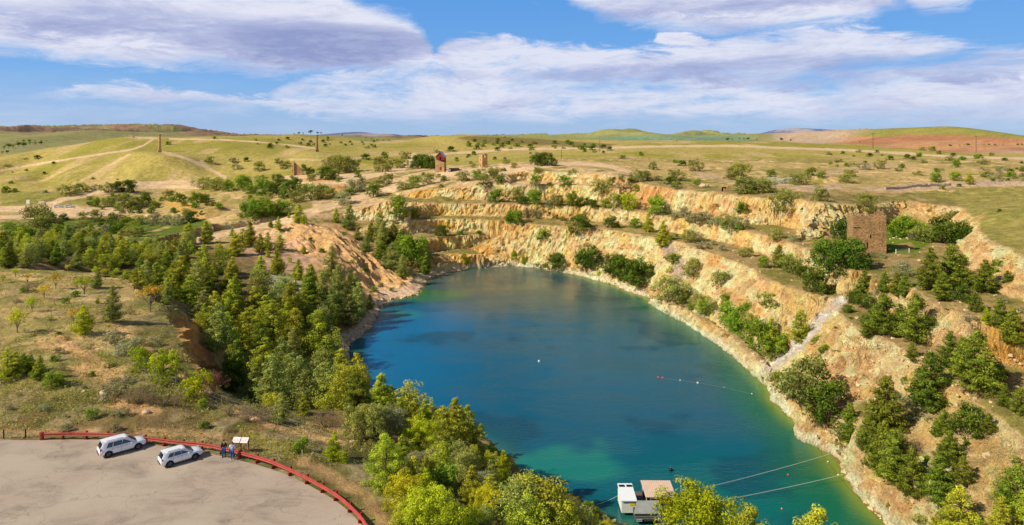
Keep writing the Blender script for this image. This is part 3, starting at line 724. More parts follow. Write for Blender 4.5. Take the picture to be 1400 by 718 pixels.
class MB:
    def __init__(s): s.v = []; s.f = []
    def add(s, vs, fs):
        b = len(s.v); s.v += [tuple(v) for v in vs]; s.f += [tuple(b + i for i in f) for f in fs]; return s
    def box(s, c, d, rz=0.0, taper=1.0, rx=0.0):
        M = Matrix.Translation(c) @ Matrix.Rotation(rz, 4, 'Z') @ Matrix.Rotation(rx, 4, 'X')
        vs = []
        for z, t in ((-.5, 1), (.5, taper)):
            for x, y in ((-.5, -.5), (.5, -.5), (.5, .5), (-.5, .5)): vs.append(M @ Vector((x * d[0] * t, y * d[1] * t, z * d[2])))
        return s.add(vs, [(3, 2, 1, 0), (4, 5, 6, 7), (0, 1, 5, 4), (1, 2, 6, 5), (2, 3, 7, 6), (3, 0, 4, 7)])
    def tube(s, pts, r, n=8, cap=True):
        pts = [Vector(p) for p in pts]; rr = r if isinstance(r, (list, tuple)) else [r] * len(pts)
        b = len(s.v)
        for i, p in enumerate(pts):
            d = (pts[min(i + 1, len(pts) - 1)] - pts[max(i - 1, 0)]).normalized()
            up = Vector((0, 0, 1)) if abs(d.z) < 0.95 else Vector((1, 0, 0))
            a = d.cross(up).normalized(); c = d.cross(a).normalized()
            for k in range(n):
                t = 2 * math.pi * k / n; s.v.append(tuple(p + (a * math.cos(t) + c * math.sin(t)) * rr[i]))
        for i in range(len(pts) - 1):
            for k in range(n):
                k2 = (k + 1) % n; s.f.append((b + i * n + k, b + i * n + k2, b + (i + 1) * n + k2, b + (i + 1) * n + k))
        if cap:
            s.f.append(tuple(b + k for k in reversed(range(n)))); e = b + (len(pts) - 1) * n; s.f.append(tuple(e + k for k in range(n)))
        return s
    def ball(s, c, r, nu=10, nv=7):
        b = len(s.v); rx, ry, rz = (r, r, r) if isinstance(r, (int, float)) else r
        for i in range(nv + 1):
            ph = math.pi * i / nv
            for k in range(nu):
                t = 2 * math.pi * k / nu; s.v.append((c[0] + rx * math.sin(ph) * math.cos(t), c[1] + ry * math.sin(ph) * math.sin(t), c[2] + rz * math.cos(ph)))
        for i in range(nv):
            for k in range(nu):
                k2 = (k + 1) % nu; s.f.append((b + i * nu + k, b + (i + 1) * nu + k, b + (i + 1) * nu + k2, b + i * nu + k2))
        return s
    def quad(s, a, b, c, d): return s.add([a, b, c, d], [(0, 1, 2, 3)])
    def build(s, name, mat, parent=None, smooth=False, bevel=0.0, label=None):
        me = bpy.data.meshes.new(name); me.from_pydata(s.v, [], s.f); me.update()
        if smooth: me.polygons.foreach_set('use_smooth', [True] * len(me.polygons))
        me.materials.append(mat)
        o = bpy.data.objects.new(name, me); COL.objects.link(o)
        if parent: o.parent = parent
        if bevel:
            m = o.modifiers.new('bevel', 'BEVEL'); m.width = bevel; m.segments = 2; m.limit_method = 'ANGLE'
        if label: o['label'] = label
        return o
def empty(name, label, cat, loc, rz=0.0, group=None, sc=1.0):
    o = bpy.data.objects.new(name, None); COL.objects.link(o); o.location = loc; o.rotation_euler = (0, 0, rz); o.scale = (sc, sc, sc)
    o.empty_display_size = 0.3
    o['label'] = label; o['category'] = cat
    if group: o['group'] = group
    return o
def tag(o, label, cat, group=None, kind=None):
    o['label'] = label; o['category'] = cat
    if group: o['group'] = group
    if kind: o['kind'] = kind
    return o

M_white = simple('white_car_paint', (236, 238, 242), 0.18, 0.0, 0.03, 2.0, 0.6)
M_glass = simple('dark_car_glass', (22, 32, 48), 0.06, 0.0, 0.1, 2.0, 0.9)
M_tyre = simple('black_rubber', (26, 26, 28), 0.85)
M_rim = simple('alloy_metal', (170, 172, 176), 0.35, 0.8)
M_blackp = simple('black_plastic', (32, 33, 36), 0.6)
M_redl = simple('red_lamp_lens', (170, 20, 40), 0.2, 0, 0.1, 2, 0.7)
M_headl = simple('clear_lamp_lens', (210, 215, 220), 0.1, 0.2, 0.1, 2, 0.8)
M_redsteel = simple('faded_red_painted_steel', (170, 66, 54), 0.65, 0, 0.30, 1.4)
M_redpost = simple('dark_red_post_paint', (150, 44, 34), 0.7, 0, 0.3, 3)
M_signw = simple('white_sign_panel', (238, 232, 226), 0.5, 0, 0.03)
M_wood = simple('weathered_grey_wood', (150, 140, 124), 0.9, 0, 0.3, 6)
M_wire = simple('galvanised_wire', (168, 166, 158), 0.5, 0.4)
M_dwood = simple('dark_brown_wood', (70, 52, 40), 0.9, 0, 0.3, 6)

# ------------------------------------------------------------------ cars
def wheel(parent, x, y, side):
    t = MB()
    R_, wd_ = 0.36, 0.23
    prof = [(0.22, -wd_ / 2), (R_ - .03, -wd_ / 2), (R_, -wd_ / 2 + .04), (R_, wd_ / 2 - .04), (R_ - .03, wd_ / 2), (0.22, wd_ / 2)]
    n = 24; b = len(t.v)
    for k in range(n):
        a = 2 * math.pi * k / n
        for r, yy in prof: t.v.append((x + r * math.cos(a), y + yy, R_ + r * math.sin(a)))
    m = len(prof)
    for k in range(n):
        for i in range(m - 1): t.f.append((k * m + i, ((k + 1) % n) * m + i, ((k + 1) % n) * m + i + 1, k * m + i + 1))
    w_ = bpy.data.objects.new('wheel', bpy.data.meshes.new('wheel'))
    tyre = t.build('wheel', M_tyre, parent, True)
    r = MB(); yo = y + side * (wd_ / 2 - 0.03)
    r.tube([(x, yo - .02 * side, R_), (x, yo, R_)], 0.075, 10)
    for k in range(5):
        a = 2 * math.pi * k / 5
        for da in (-.16, .16):
            r.tube([(x + .05 * math.cos(a), yo, R_ + .05 * math.sin(a)), (x + .225 * math.cos(a + da), yo, R_ + .225 * math.sin(a + da))], 0.020, 5)
    ring = [(x + .225 * math.cos(2 * math.pi * k / 20), yo, R_ + .225 * math.sin(2 * math.pi * k / 20)) for k in range(21)]
    r.tube(ring, 0.022, 5, False)
    r.build('rim', M_rim, tyre, True)
    d = MB(); d.tube([(x, y - .02 * side, R_), (x, y + .02 * side, R_)], 0.21, 18); d.build('brake_disc', M_blackp, tyre)

def make_car(label, loc, rz, sc, L_=4.75, Wd=1.84, Ht=1.78, style='a'):
    root = empty('parked_car', label, 'car', loc, rz, None, sc)
    h2 = Wd / 2; x0, x1 = -L_ / 2, L_ / 2
    bonnet, belt = 1.0, 1.04
    # lower body: cross sections along the length
    secs = [(x0, .48, .95, .86), (x0 + .06, .36, 1.02, .93), (x0 + .45, .30, belt, 1.0), (x0 + 1.6, .28, belt - .01, 1.0), (x0 + 3.0, .28, belt - .03, 1.0),
            (x1 - 1.22, .30, bonnet, .99), (x1 - .75, .32, bonnet - .02, .98), (x1 - .32, .34, bonnet - .09, .93), (x1 - .08, .40, bonnet - .22, .84), (x1, .46, .68, .74)]
    b = MB(); m = 9
    for x, zb, zt, w in secs:
        hw = h2 * w; zm = zb + (zt - zb) * .55
        for y, z in ((-hw * .86, zb), (-hw * .98, zb + .10), (-hw, zm), (-hw * .97, zt - .07), (-hw * .86, zt), ):
            b.v.append((x, y, z))
        b.v.append((x, 0, zt + (.035 if x > x1 - 1.3 else 0)))
        for y, z in ((hw * .86, zt), (hw * .97, zt - .07), (hw, zm), (hw * .98, zb + .10), (hw * .86, zb)): b.v.append((x, y, z))
    m = 11
    for i in range(len(secs) - 1):
        for k in range(m):
            k2 = (k + 1) % m; b.f.append((i * m + k, i * m + k2, (i + 1) * m + k2, (i + 1) * m + k))
    b.f.append(tuple(range(m - 1, -1, -1))); b.f.append(tuple((len(secs) - 1) * m + k for k in range(m)))
    body = b.build('body', M_white, root, True)
    # cabin
    rb, rf = x0 + .08, x1 - 1.02
    tb, tf = x0 + .42, x1 - 2.0
    zr = Ht
    c = MB()
    base = [(rb, .86), (rb + .5, .90), (rf - .9, .90), (rf, .80)]
    g = MB()
    P = {}
    lowz, upz = belt - .04, zr - .07
    def ring(xs, w, z): return [(xs[0], -h2 * w * .88, z), (xs[1], -h2 * w, z), (xs[2], -h2 * w, z), (xs[3], -h2 * w * .86, z), (xs[3] + .05, 0, z), (xs[3], h2 * w * .86, z), (xs[2], h2 * w, z), (xs[1], h2 * w, z), (xs[0], h2 * w * .88, z), (xs[0] - .03, 0, z)]
    r1 = ring((rb, rb + .35, rf - .5, rf), .91, lowz); r2 = ring((tb, tb + .35, tf - .35, tf), .76, upz); r3 = ring((tb + .14, tb + .45, tf - .5, tf - .16), .66, zr)
    c.v += r1 + r2 + r3
    for j in range(2):
        for k in range(10):
            k2 = (k + 1) % 10; c.f.append((j * 10 + k, j * 10 + k2, (j + 1) * 10 + k2, (j + 1) * 10 + k))
    c.f.append(tuple(20 + k for k in range(10)))
    rr_ = c.build('roof', M_white, root, True); bv = rr_.modifiers.new('bevel', 'BEVEL'); bv.width = .05; bv.segments = 3; bv.limit_method = 'ANGLE'; bv.angle_limit = math.radians(20)
    # glazing, set just proud of the cabin shell
    def lerp(a, b_, t): return tuple(a[i] + (b_[i] - a[i]) * t for i in range(3))
    def on_side(s, x, t):        # point on the side shell, height factor t
        w = .91 + (.76 - .91) * t; return (x, s * (h2 * w + .012), lowz + (upz - lowz) * t)
    for s in (-1, 1):
        segs = [(rb + .62, rb + 1.24, tb + .52, tb + 1.00), (rb + 1.30, rb + 2.20, tb + 1.06, tb + 1.92 if tb + 1.92 < tf - .45 else tf - .55), (rb + 2.2, rf - .48, tb + 2.0 if tb + 2.0 < tf - .4 else tf - .47, tf - .36)]
        for a0, a1, b0, b1 in segs:
            q = [on_side(s, a0, .14), on_side(s, a1, .14), on_side(s, b1, .84), on_side(s, b0, .84)]
            w_ = MB(); w_.quad(*(q if s < 0 else q[::-1])); w_.build('side_window', M_glass, root)
    def on_end(k, yv, t):        # front or rear shell
        if k == 'f': a, bb = (rf + .02, tf + .02)
        else: a, bb = (rb - .03, tb - .04)
        w = .91 + (.76 - .91) * t
        return (a + (bb - a) * t + (.012 if k == 'f' else -.012) + (.035 if k == 'f' else -.02) * (1 - abs(yv)) , yv * h2 * w * .80, lowz + (upz - lowz) * t + .012)
    w_ = MB()
    for k in range(4):
        ya, yb = -1 + k * .5, -.5 + k * .5
        w_.quad(on_end('f', ya, .08), on_end('f', yb, .08), on_end('f', yb, .94), on_end('f', ya, .94))
    w_.build('windscreen', M_glass, root, True)
    w_ = MB()
    for k in range(4):
        ya, yb = -1 + k * .5, -.5 + k * .5
        w_.quad(on_end('r', yb, .10), on_end('r', ya, .10), on_end('r', ya, .86), on_end('r', yb, .86))
    w_.build('rear_window', M_glass, root, True)
    for s in (-1, 1):
        MB().box((x0 + .13, s * h2 * .84, .98), (.16, .16, .20 if style == 'b' else .30)).build('tail_light', M_redl, root, False, .02)
        MB().box((x1 - .22, s * h2 * .74, .82), (.30, .22, .13), s * -0.35).build('headlight', M_headl, root, False, .03)
        mi = MB().box((rf - .62, s * (h2 + .07), belt + .03), (.12, .20, .14)); mi.build('wing_mirror', M_white, root, False, .03)
        MB().tube([(tb + .35, s * h2 * .66, zr + .01), (tb + .45, s * h2 * .66, zr + .055), (tf - .6, s * h2 * .66, zr + .055), (tf - .5, s * h2 * .66, zr + .01)], .02, 6).build('roof_rail', M_blackp if style == 'b' else M_rim, root)
        for a0 in (rb + 1.22, rb + 2.15):
            MB().box((a0, s * (h2 + .001), .74), (.014, .012, .62)).build('door_seam', M_blackp, root)
        for a0 in (rb + 1.75, rb + 2.65):
            MB().box((a0, s * (h2 + .02), .92), (.17, .03, .03)).build('door_handle', M_rim, root)
        for xw in (x0 + .92, x1 - .92):
            a = MB(); n = 16
            for k in range(n):
                t0, t1 = math.pi * k / (n - 1) , 0
                a.v.append((xw + .44 * math.cos(t0), s * (h2 + .006), .36 + .44 * math.sin(t0)))
            a.v += [(xw - .44, s * (h2 + .006), .27), (xw + .44, s * (h2 + .006), .27)]
            a.f.append(tuple(range(n + 2)) if s < 0 else tuple(range(n + 1, -1, -1)))
            a.build('wheel_arch', M_blackp, root)
            wheel(root, xw, s * (h2 - .085), s)
    MB().box((x0 - .01, 0, .50), (.10, Wd * .74, .14)).build('rear_bumper_trim', M_blackp, root, False, .03)
    MB().box((x1 - .03, 0, .52), (.12, Wd * .62, .20)).build('front_grille', M_blackp, root, False, .03)
    MB().box((x0 - .035, 0, .80), (.02, .37, .11)).build('number_plate', M_signw, root)
    MB().box((0, 0, .30), (L_ - .7, Wd * .8, .14)).build('underbody', M_blackp, root)
    sp = MB().box((tb - .03, 0, zr - .03), (.26, Wd * .62, .04)); sp.build('rear_spoiler', M_white, root, False, .015)
    return root
a = W(168, 617, 0.0); make_car('larger white SUV with silver roof rails, left one by the guard rail', (a[0] - .15, a[1] + .1, 0.01), math.radians(41), 0.86, 4.9, 1.88, 1.80, 'a')
a = W(247, 630, 0.0); make_car('smaller white SUV with black roof rails, right one nearer the people', (a[0], a[1], 0.01), math.radians(41), 0.84, 4.6, 1.80, 1.68, 'b')

# ------------------------------------------------------------------ guard rail
rail_px = [(57, 601), (97, 600), (138, 600.5), (172, 603), (207, 607), (242, 611.5), (276, 614.5), (311, 621.5), (345, 630.5), (368, 637.5), (391, 647), (414, 658), (436, 670), (455, 681), (471, 693), (486, 707), (499, 722), (506, 738)]
rp = [Vector(W(x, y, 0.0)) for x, y in rail_px]
rail = empty('guard_rail', 'long curved red steel guard rail edging the lookout car park', 'guard rail', rp[8])
off = rp[8]
fine = []
for i in range(len(rp) - 1):
    for k in range(4):
        t = k / 4; p0 = rp[max(i - 1, 0)]; p1 = rp[i]; p2 = rp[i + 1]; p3 = rp[min(i + 2, len(rp) - 1)]
        fine.append(0.5 * ((2 * p1) + (p2 - p0) * t + (2 * p0 - 5 * p1 + 4 * p2 - p3) * t * t + (3 * p1 - p0 - 3 * p2 + p3) * t ** 3))
fine.append(rp[-1])
def side(i):
    d = (fine[min(i + 1, len(fine) - 1)] - fine[max(i - 1, 0)]).normalized(); return Vector((d.y, -d.x, 0))   # towards the car park
b = MB(); prof = [(.02, .36), (.10, .42), (.02, .50), (.02, .56), (.10, .64), (.02, .70), (-.03, .70), (-.03, .36)]
for i, p in enumerate(fine):
    s_ = side(i)
    for o_, z in prof: b.v.append(tuple(p - off + s_ * (o_ + .06) * 1.0 + Vector((0, 0, z))))
m = len(prof)
for i in range(len(fine) - 1):
    for k in range(m): k2 = (k + 1) % m; b.f.append((i * m + k, (i + 1) * m + k, (i + 1) * m + k2, i * m + k2))
b.f.append(tuple(range(m))); b.build('rail', M_redsteel, rail)
tot = 0; last = fine[0]
MB().tube([fine[0] - off + Vector((0, 0, .02)), fine[0] - off + Vector((0, 0, .78))], .22, 14).build('end_drum', M_redsteel, rail, False, .02)
for i, p in enumerate(fine):
    tot += (p - last).length; last = p
    if tot > 2.0 and i > 2:
        tot = 0; s_ = side(i); an = math.atan2(s_.y, s_.x)
        MB().box(tuple(p - off - s_ * .08 + Vector((0, 0, .38))), (.17, .15, .90), an).build('post', M_redpost, rail)
        MB().box(tuple(p - off + s_ * .14 + Vector((0, 0, .12))), (.16, .14, .26), an).build('foot_block', M_redpost, rail)

# ------------------------------------------------------------------ information sign
p = Vector(W(324, 620, 0)); d = (Vector(W(311, 620, 0)) - Vector(W(336, 628, 0))); ang = math.atan2(-d.y, -d.x)
sign = empty('information_sign', 'two tilted white information panels on red posts behind the guard rail', 'sign', (p.x, p.y + 0.9, -0.05), -0.10, None, .88)
M_print = simple('faded_print', (214, 206, 200), 0.6, 0, 0.12, 14)
for k, s_ in enumerate((-1, 1)):
    fr = MB().box((s_ * .49, 0, 1.12), (.94, .06, .74), 0, 1, math.radians(-48)).build('panel_frame', M_redsteel, sign, False, .01)
    MB().box((s_ * .49, -.032, 1.155), (.88, .03, .66), 0, 1, math.radians(-48)).build('panel', M_signw, fr)
    pr = MB()
    R3 = Matrix.Rotation(math.radians(-48), 4, 'X')
    for (u, v_, w_, h_) in ((-.2, .18, .4, .10), (-.25, -.08, .36, .26), (.22, -.05, .30, .34)):
        c_ = Vector((s_ * .49 + u * .85, -.032, 1.155)) + R3 @ Vector((0, -.018, v_)); pr.box(tuple(c_), (w_, .006, h_), 0, 1, math.radians(-48))
    pr.build('print', M_print, fr)
for x in (-.95, 0, .95):
    MB().box((x, .08, .54), (.09, .09, 1.24)).build('post', M_redpost, sign)

# ------------------------------------------------------------------ people
def skin_mesh(name, verts, edges_, radii, mat, parent, sub=2):
    me = bpy.data.meshes.new(name + '_src'); me.from_pydata(verts, edges_, [])
    o = bpy.data.objects.new(name + '_src', me); COL.objects.link(o)
    sk = o.modifiers.new('s', 'SKIN'); ly = me.skin_vertices[0] if me.skin_vertices else None
    if ly is None:
        bm = bmesh.new(); bm.from_mesh(me); bm.verts.layers.skin.verify(); bm.to_mesh(me); bm.free(); ly = me.skin_vertices[0]
    for i, r in enumerate(radii): ly.data[i].radius = r if isinstance(r, tuple) else (r, r)
    ly.data[0].use_root = True
    sb = o.modifiers.new('b', 'SUBSURF'); sb.levels = sub; sb.render_levels = sub
    dg = bpy.context.evaluated_depsgraph_get(); ev = o.evaluated_get(dg)
    m2 = bpy.data.meshes.new_from_object(ev); m2.name = name
    bpy.data.objects.remove(o)
    m2.materials.clear(); m2.materials.append(mat)
    m2.polygons.foreach_set('use_smooth', [True] * len(m2.polygons))
    r_ = bpy.data.objects.new(name, m2); COL.objects.link(r_); r_.parent = parent
    return r_
M_skin = simple('skin', (196, 146, 116), 0.6, 0, 0.05)
def person(label, loc, rz, top_rgb, leg_rgb, hair_rgb, hands_front, shorts=False, bulk=1.0, long_sleeve=True):
    root = empty('person', label, 'person', loc, rz)
    B = bulk
    hip, knee, ank = .92, .50, .09
    v = [(0, 0, .98), (0, .01, 1.18), (0, .0, 1.38), (0, .0, 1.47), (0, .01, 1.56),
         (-.10, 0, .90), (-.11, .01, .50), (-.12, 0, .08), (-.12, .13, .04),
         (.10, 0, .90), (.12, .02, .50), (.13, 0, .08), (.14, .13, .04),
         (-.19 * B, 0, 1.40), (-.25 * B, -.02, 1.13), (-.22, .16 if hands_front else .02, .96 if hands_front else .88), (-.17 if hands_front else -.24, .24 if hands_front else .05, .99 if hands_front else .80),
         (.19 * B, 0, 1.40), (.26 * B, -.02, 1.13), (.22, .17 if hands_front else .02, .98 if hands_front else .88), (.15 if hands_front else .24, .25 if hands_front else .05, 1.0 if hands_front else .80)]
    e = [(0, 1), (1, 2), (2, 3), (3, 4), (0, 5), (5, 6), (6, 7), (7, 8), (0, 9), (9, 10), (10, 11), (11, 12), (2, 13), (13, 14), (14, 15), (15, 16), (2, 17), (17, 18), (18, 19), (19, 20)]
    r = [(.15 * B, .11), (.14 * B, .10), (.16 * B, .10), .055, .055, .085, .055, .04, .035, .085, .055, .04, .035, .06, .042, .03, .028, .06, .042, .03, .028]
    # head as part of the one body surface: stacked skin joints
    v += [(0, .02, 1.62), (0, .02, 1.72)]; e += [(4, 21), (21, 22)]; r += [(.072, .085), (.066, .078)]
    v += [(0, .11, 1.645)]; e += [(21, 23)]; r += [.016]                      # nose
    # five fingers on each hand
    for hnd, sx in ((16, -1), (20, 1)):
        hx, hy, hz_ = v[hnd]
        dy, dz = (.07, .0) if hands_front else (.01, -.07)
        for f_, (ox, ln) in enumerate(((-.03, .9), (-.01, 1.1), (.01, 1.0), (.03, .8))):
            v.append((hx + ox, hy + dy * ln, hz_ + dz * ln)); e.append((hnd, len(v) - 1)); r.append(.009)
        v.append((hx - sx * .05, hy + dy * .5, hz_ + dz * .4)); e.append((hnd, len(v) - 1)); r.append(.010)
    body = skin_mesh('body', v, e, r, M_skin, root, 1)
    g = .014
    tv = [0, 1, 2, 3, 13, 14, 17, 18] + ([15, 19] if long_sleeve else [])
    mp_ = {a_: i for i, a_ in enumerate(tv)}
    te = [(mp_[a_], mp_[b_]) for a_, b_ in e if a_ in mp_ and b_ in mp_]
    tr_ = [(r[a_][0] + .045, r[a_][1] + .045) if isinstance(r[a_], tuple) else r[a_] + .026 for a_ in tv]
    skin_mesh('shirt' if not long_sleeve else 'jacket', [v[a_] for a_ in tv], te, tr_, simple('top_cloth_' + str(top_rgb[0]), top_rgb, .9, 0, .2, 8), root, 1)
    lv = [0, 5, 6, 9, 10] + ([] if shorts else [7, 11]); mp_ = {a_: i for i, a_ in enumerate(lv)}
    vv = [v[a_] for a_ in lv]
    skin_mesh('trousers', vv, [(mp_[a_], mp_[b_]) for a_, b_ in e if a_ in mp_ and b_ in mp_], [(r[a_][0] + .025, r[a_][1] + .025) if isinstance(r[a_], tuple) else r[a_] + .028 for a_ in lv], simple('denim_%d' % leg_rgb[0], leg_rgb, .9, 0, .25, 8), root, 1)
    hr = MB().ball((0, .0, 1.705), (.092, .098, .095), 14, 9); hr.build('hair', simple('hair_%d' % hair_rgb[0], hair_rgb, .8, 0, .2, 9), root, True)
    for s_ in (-1, 1):
        MB().box((s_ * .125, .05, .045), (.10, .28, .09)).build('shoe', M_blackp if long_sleeve else M_signw, root, False, .03)
    for s_ in (-1, 1):
        MB().ball((s_ * .03, .096, 1.665), (.012, .008, .008), 8, 5).build('eye', M_blackp, root, True)
    return root
p = W(306, 625.5, 0); person('person in black jacket and blue jeans, left of the pair by the sign', (p[0], p[1], .01), 0.25, (36, 36, 42), (24, 78, 138), (50, 36, 28), True)
p = W(317.5, 628.5, 0); person('person in loose pale blue shirt and jeans, right of the pair by the sign', (p[0], p[1], .01), 0.10, (176, 196, 240), (22, 88, 160), (112, 56, 50), True, False, 1.14, False)

# ------------------------------------------------------------------ fences
def fence(name, label, cat, pts, hgt, rad, mat, wires, wmat, wr=0.008, mesh=False):
    o0 = Vector(pts[0]); root = empty(name, label, cat, o0)
    for p in pts:
        q = Vector(p) - o0; MB().tube([q - Vector((0, 0, .1)), q + Vector((0, 0, hgt))], rad, 6).build('post', mat, root)
    w_ = MB()
    for z in wires:
        for i in range(len(pts) - 1):
            a_, b_ = Vector(pts[i]) - o0 + Vector((0, 0, z)), Vector(pts[i + 1]) - o0 + Vector((0, 0, z))
            mid = (a_ + b_) / 2 - Vector((0, 0, .02)); w_.tube([a_, mid, b_], wr, 3, False)
    w_.build('wires', wmat, root)
    if mesh:
        w_ = MB()
        for i in range(len(pts) - 1):
            a_, b_ = Vector(pts[i]) - o0, Vector(pts[i + 1]) - o0; l_ = (b_ - a_).length; n_ = int(l_ / .30)
            for k in range(n_):
                q = a_ + (b_ - a_) * (k / n_); q2 = a_ + (b_ - a_) * ((k + 1) / n_)
                w_.tube([q + Vector((0, 0, .05)), q2 + Vector((0, 0, wires[-1]))], .004, 3, False); w_.tube([q2 + Vector((0, 0, .05)), q + Vector((0, 0, wires[-1]))], .004, 3, False)
        w_.build('wire_netting', wmat, root)
    return root
fp = [hit(x, y) for x, y in [(70, 436), (98, 446), (119, 460), (140, 471), (162, 492), (186, 501), (211, 517), (240, 531), (270, 546), (303, 562), (340, 577), (380, 594), (425, 608), (469, 622)]]
fp = [(x, y, ground(x, y)) for x, y, z in fp]
fence('wire_fence', 'tall thin wire mesh fence crossing the paddock towards the pit edge', 'fence', fp, 1.9, .035, M_wood, (.3, .8, 1.3, 1.8), M_wire, .006, False)
fq = [hit(x, y) for x, y in [(35, 599), (5, 600), (-30, 601)]]
fence('post_and_rail_fence', 'short dark post with a grey pipe rail left of the red guard rail', 'fence', [(a_[0], a_[1], ground(a_[0], a_[1])) for a_ in fq], .95, .06, M_blackp, (.45, .75), M_wire, .03)
for i, (x, y) in enumerate([(369, 613), (384, 621), (413, 625)]):
    a_ = hit(x, y); o = MB().box((0, 0, .32), (.09, .09, .8), .3, .9).build('marker_post', M_signw)
    o.location = a_; tag(o, ['short white marker post nearest the information sign', 'short white marker post in the middle of three on the grassy bank', 'short white marker post beside the small green bush on the bank'][i], 'post', 'white marker posts on the bank')

# ------------------------------------------------------------------ stone buildings
def stone_mat(name, c1, c2, c3, scale=1.0):
    m, nt, b = new_mat(name, 0.95); lk = nt.links.new
    tcn = N(nt, 'ShaderNodeTexCoord'); mp = N(nt, 'ShaderNodeMapping'); mp.inputs['Scale'].default_value = (1, 1, 2.2); lk(tcn.outputs['Object'], mp.inputs['Vector'])
    v1 = N(nt, 'ShaderNodeTexVoronoi', i_Scale=3.2 * scale); v1.feature = 'F1'; lk(mp.outputs[0], v1.inputs['Vector'])
    v2 = N(nt, 'ShaderNodeTexVoronoi', i_Scale=3.2 * scale); v2.feature = 'DISTANCE_TO_EDGE'; lk(mp.outputs[0], v2.inputs['Vector'])
    n = N(nt, 'ShaderNodeTexNoise', i_Scale=0.35, i_Detail=5.0); lk(tcn.outputs['Object'], n.inputs['Vector'])
    sp = N(nt, 'ShaderNodeSeparateColor'); lk(v1.outputs['Color'], sp.inputs[0])
    r = N(nt, 'ShaderNodeValToRGB'); lk(sp.outputs[0], r.inputs['Fac']); r.color_ramp.elements[0].color = (*lin(*c1), 1); r.color_ramp.elements[1].color = (*lin(*c2), 1)
    k = r.color_ramp.elements.new(.5); k.color = (*lin(*c3), 1)
    mx = N(nt, 'ShaderNodeMix', data_type='RGBA', blend_type='MULTIPLY'); mx.inputs['Factor'].default_value = 1.0
    r2 = N(nt, 'ShaderNodeValToRGB'); lk(v2.outputs['Distance'], r2.inputs['Fac']); r2.color_ramp.elements[0].position = 0.0; r2.color_ramp.elements[0].color = (.45, .42, .38, 1); r2.color_ramp.elements[1].position = .09; r2.color_ramp.elements[1].color = (1, 1, 1, 1)
    lk(r.outputs[0], mx.inputs['A']); lk(r2.outputs[0], mx.inputs['B'])
    m2 = N(nt, 'ShaderNodeMix', data_type='RGBA', blend_type='MULTIPLY'); m2.inputs['Factor'].default_value = .6
    r3 = N(nt, 'ShaderNodeValToRGB'); lk(n.outputs['Fac'], r3.inputs['Fac']); r3.color_ramp.elements[0].position = .35; r3.color_ramp.elements[0].color = (.5, .48, .45, 1); r3.color_ramp.elements[1].position = .6; r3.color_ramp.elements[1].color = (1, 1, 1, 1)
    lk(mx.outputs['Result'], m2.inputs['A']); lk(r3.outputs[0], m2.inputs['B']); lk(m2.outputs['Result'], b.inputs['Base Color'])
    bp = N(nt, 'ShaderNodeBump', i_Distance=.10, i_Strength=1.0); lk(v2.outputs['Distance'], bp.inputs['Height']); lk(bp.outputs[0], b.inputs['Normal'])
    return m
M_stone = stone_mat('rubble_stone', (208, 166, 112), (142, 106, 70), (184, 144, 96))
M_stone2 = stone_mat('pale_sandstone', (232, 196, 140), (190, 146, 92), (216, 176, 116), 0.8)
M_dark = simple('dark_opening', (24, 16, 12), 1.0)
M_redwall = simple('red_painted_boards', (140, 52, 42), .8, 0, .3, 1.2)
M_tin = simple('corrugated_iron', (186, 190, 196), .4, .5, .2)

def wall_mesh(W_, H_, T_, holes, topf, seed=0, nx=26, nz=26):
    """a standing wall with real openings and a broken top: local x along, z up"""
    xs = sorted(set([round(-W_ / 2 + W_ * i / nx, 3) for i in range(nx + 1)] + [h[0] for h in holes] + [h[1] for h in holes]))
    zs_ = sorted(set([round(H_ * i / nz, 3) for i in range(nz + 1)] + [h[2] for h in holes] + [h[3] for h in holes]))
    solid = {}
    for i in range(len(xs) - 1):
        for k in range(len(zs_) - 1):
            xc, zc = (xs[i] + xs[i + 1]) / 2, (zs_[k] + zs_[k + 1]) / 2
            solid[i, k] = zc < topf(xc) and not any(h[0] < xc < h[1] and h[2] < zc < h[3] for h in holes)
    m = MB()
    rg = random.Random(seed)
    jit = {}
    def P(i, k, s):
        key = (i, k)
        if key not in jit: jit[key] = (rg.uniform(-.04, .04), rg.uniform(-.05, .05))
        a_, b_ = jit[key]
        return (xs[i] + a_, s * T_ / 2 + b_ * .6, zs_[k] + (a_ if k else -.6))
    for (i, k), v_ in solid.items():
        if not v_: continue
        m.quad(P(i, k, -1), P(i + 1, k, -1), P(i + 1, k + 1, -1), P(i, k + 1, -1)); m.quad(P(i + 1, k, 1), P(i, k, 1), P(i, k + 1, 1), P(i + 1, k + 1, 1))
        if not solid.get((i - 1, k)): m.quad(P(i, k, 1), P(i, k, -1), P(i, k + 1, -1), P(i, k + 1, 1))
        if not solid.get((i + 1, k)): m.quad(P(i + 1, k, -1), P(i + 1, k, 1), P(i + 1, k + 1, 1), P(i + 1, k + 1, -1))
        if not solid.get((i, k + 1)): m.quad(P(i, k + 1, -1), P(i + 1, k + 1, -1), P(i + 1, k + 1, 1), P(i, k + 1, 1))
        if not solid.get((i, k - 1)) and k: m.quad(P(i, k, 1), P(i + 1, k, 1), P(i + 1, k, -1), P(i, k, -1))
    return m
def four_walls(root, w, d, h, tops, holes, mat, t=.7):
    for k in range(4):
        L_ = w if k % 2 == 0 else d
        mb = wall_mesh(L_ - (0 if k % 2 == 0 else 2 * t + .01), h, t, holes.get(k, []), tops[k], k)
        R_ = Matrix.Rotation([0, math.pi / 2, math.pi, -math.pi / 2][k], 4, 'Z')
        offv = [(0, -d / 2 + t / 2), (w / 2 - t / 2, 0), (0, d / 2 - t / 2), (-w / 2 + t / 2, 0)][k]
        mb.v = [tuple(R_ @ Vector(v_) + Vector((offv[0], offv[1], 0))) for v_ in mb.v]
        mb.build('wall', mat, root)

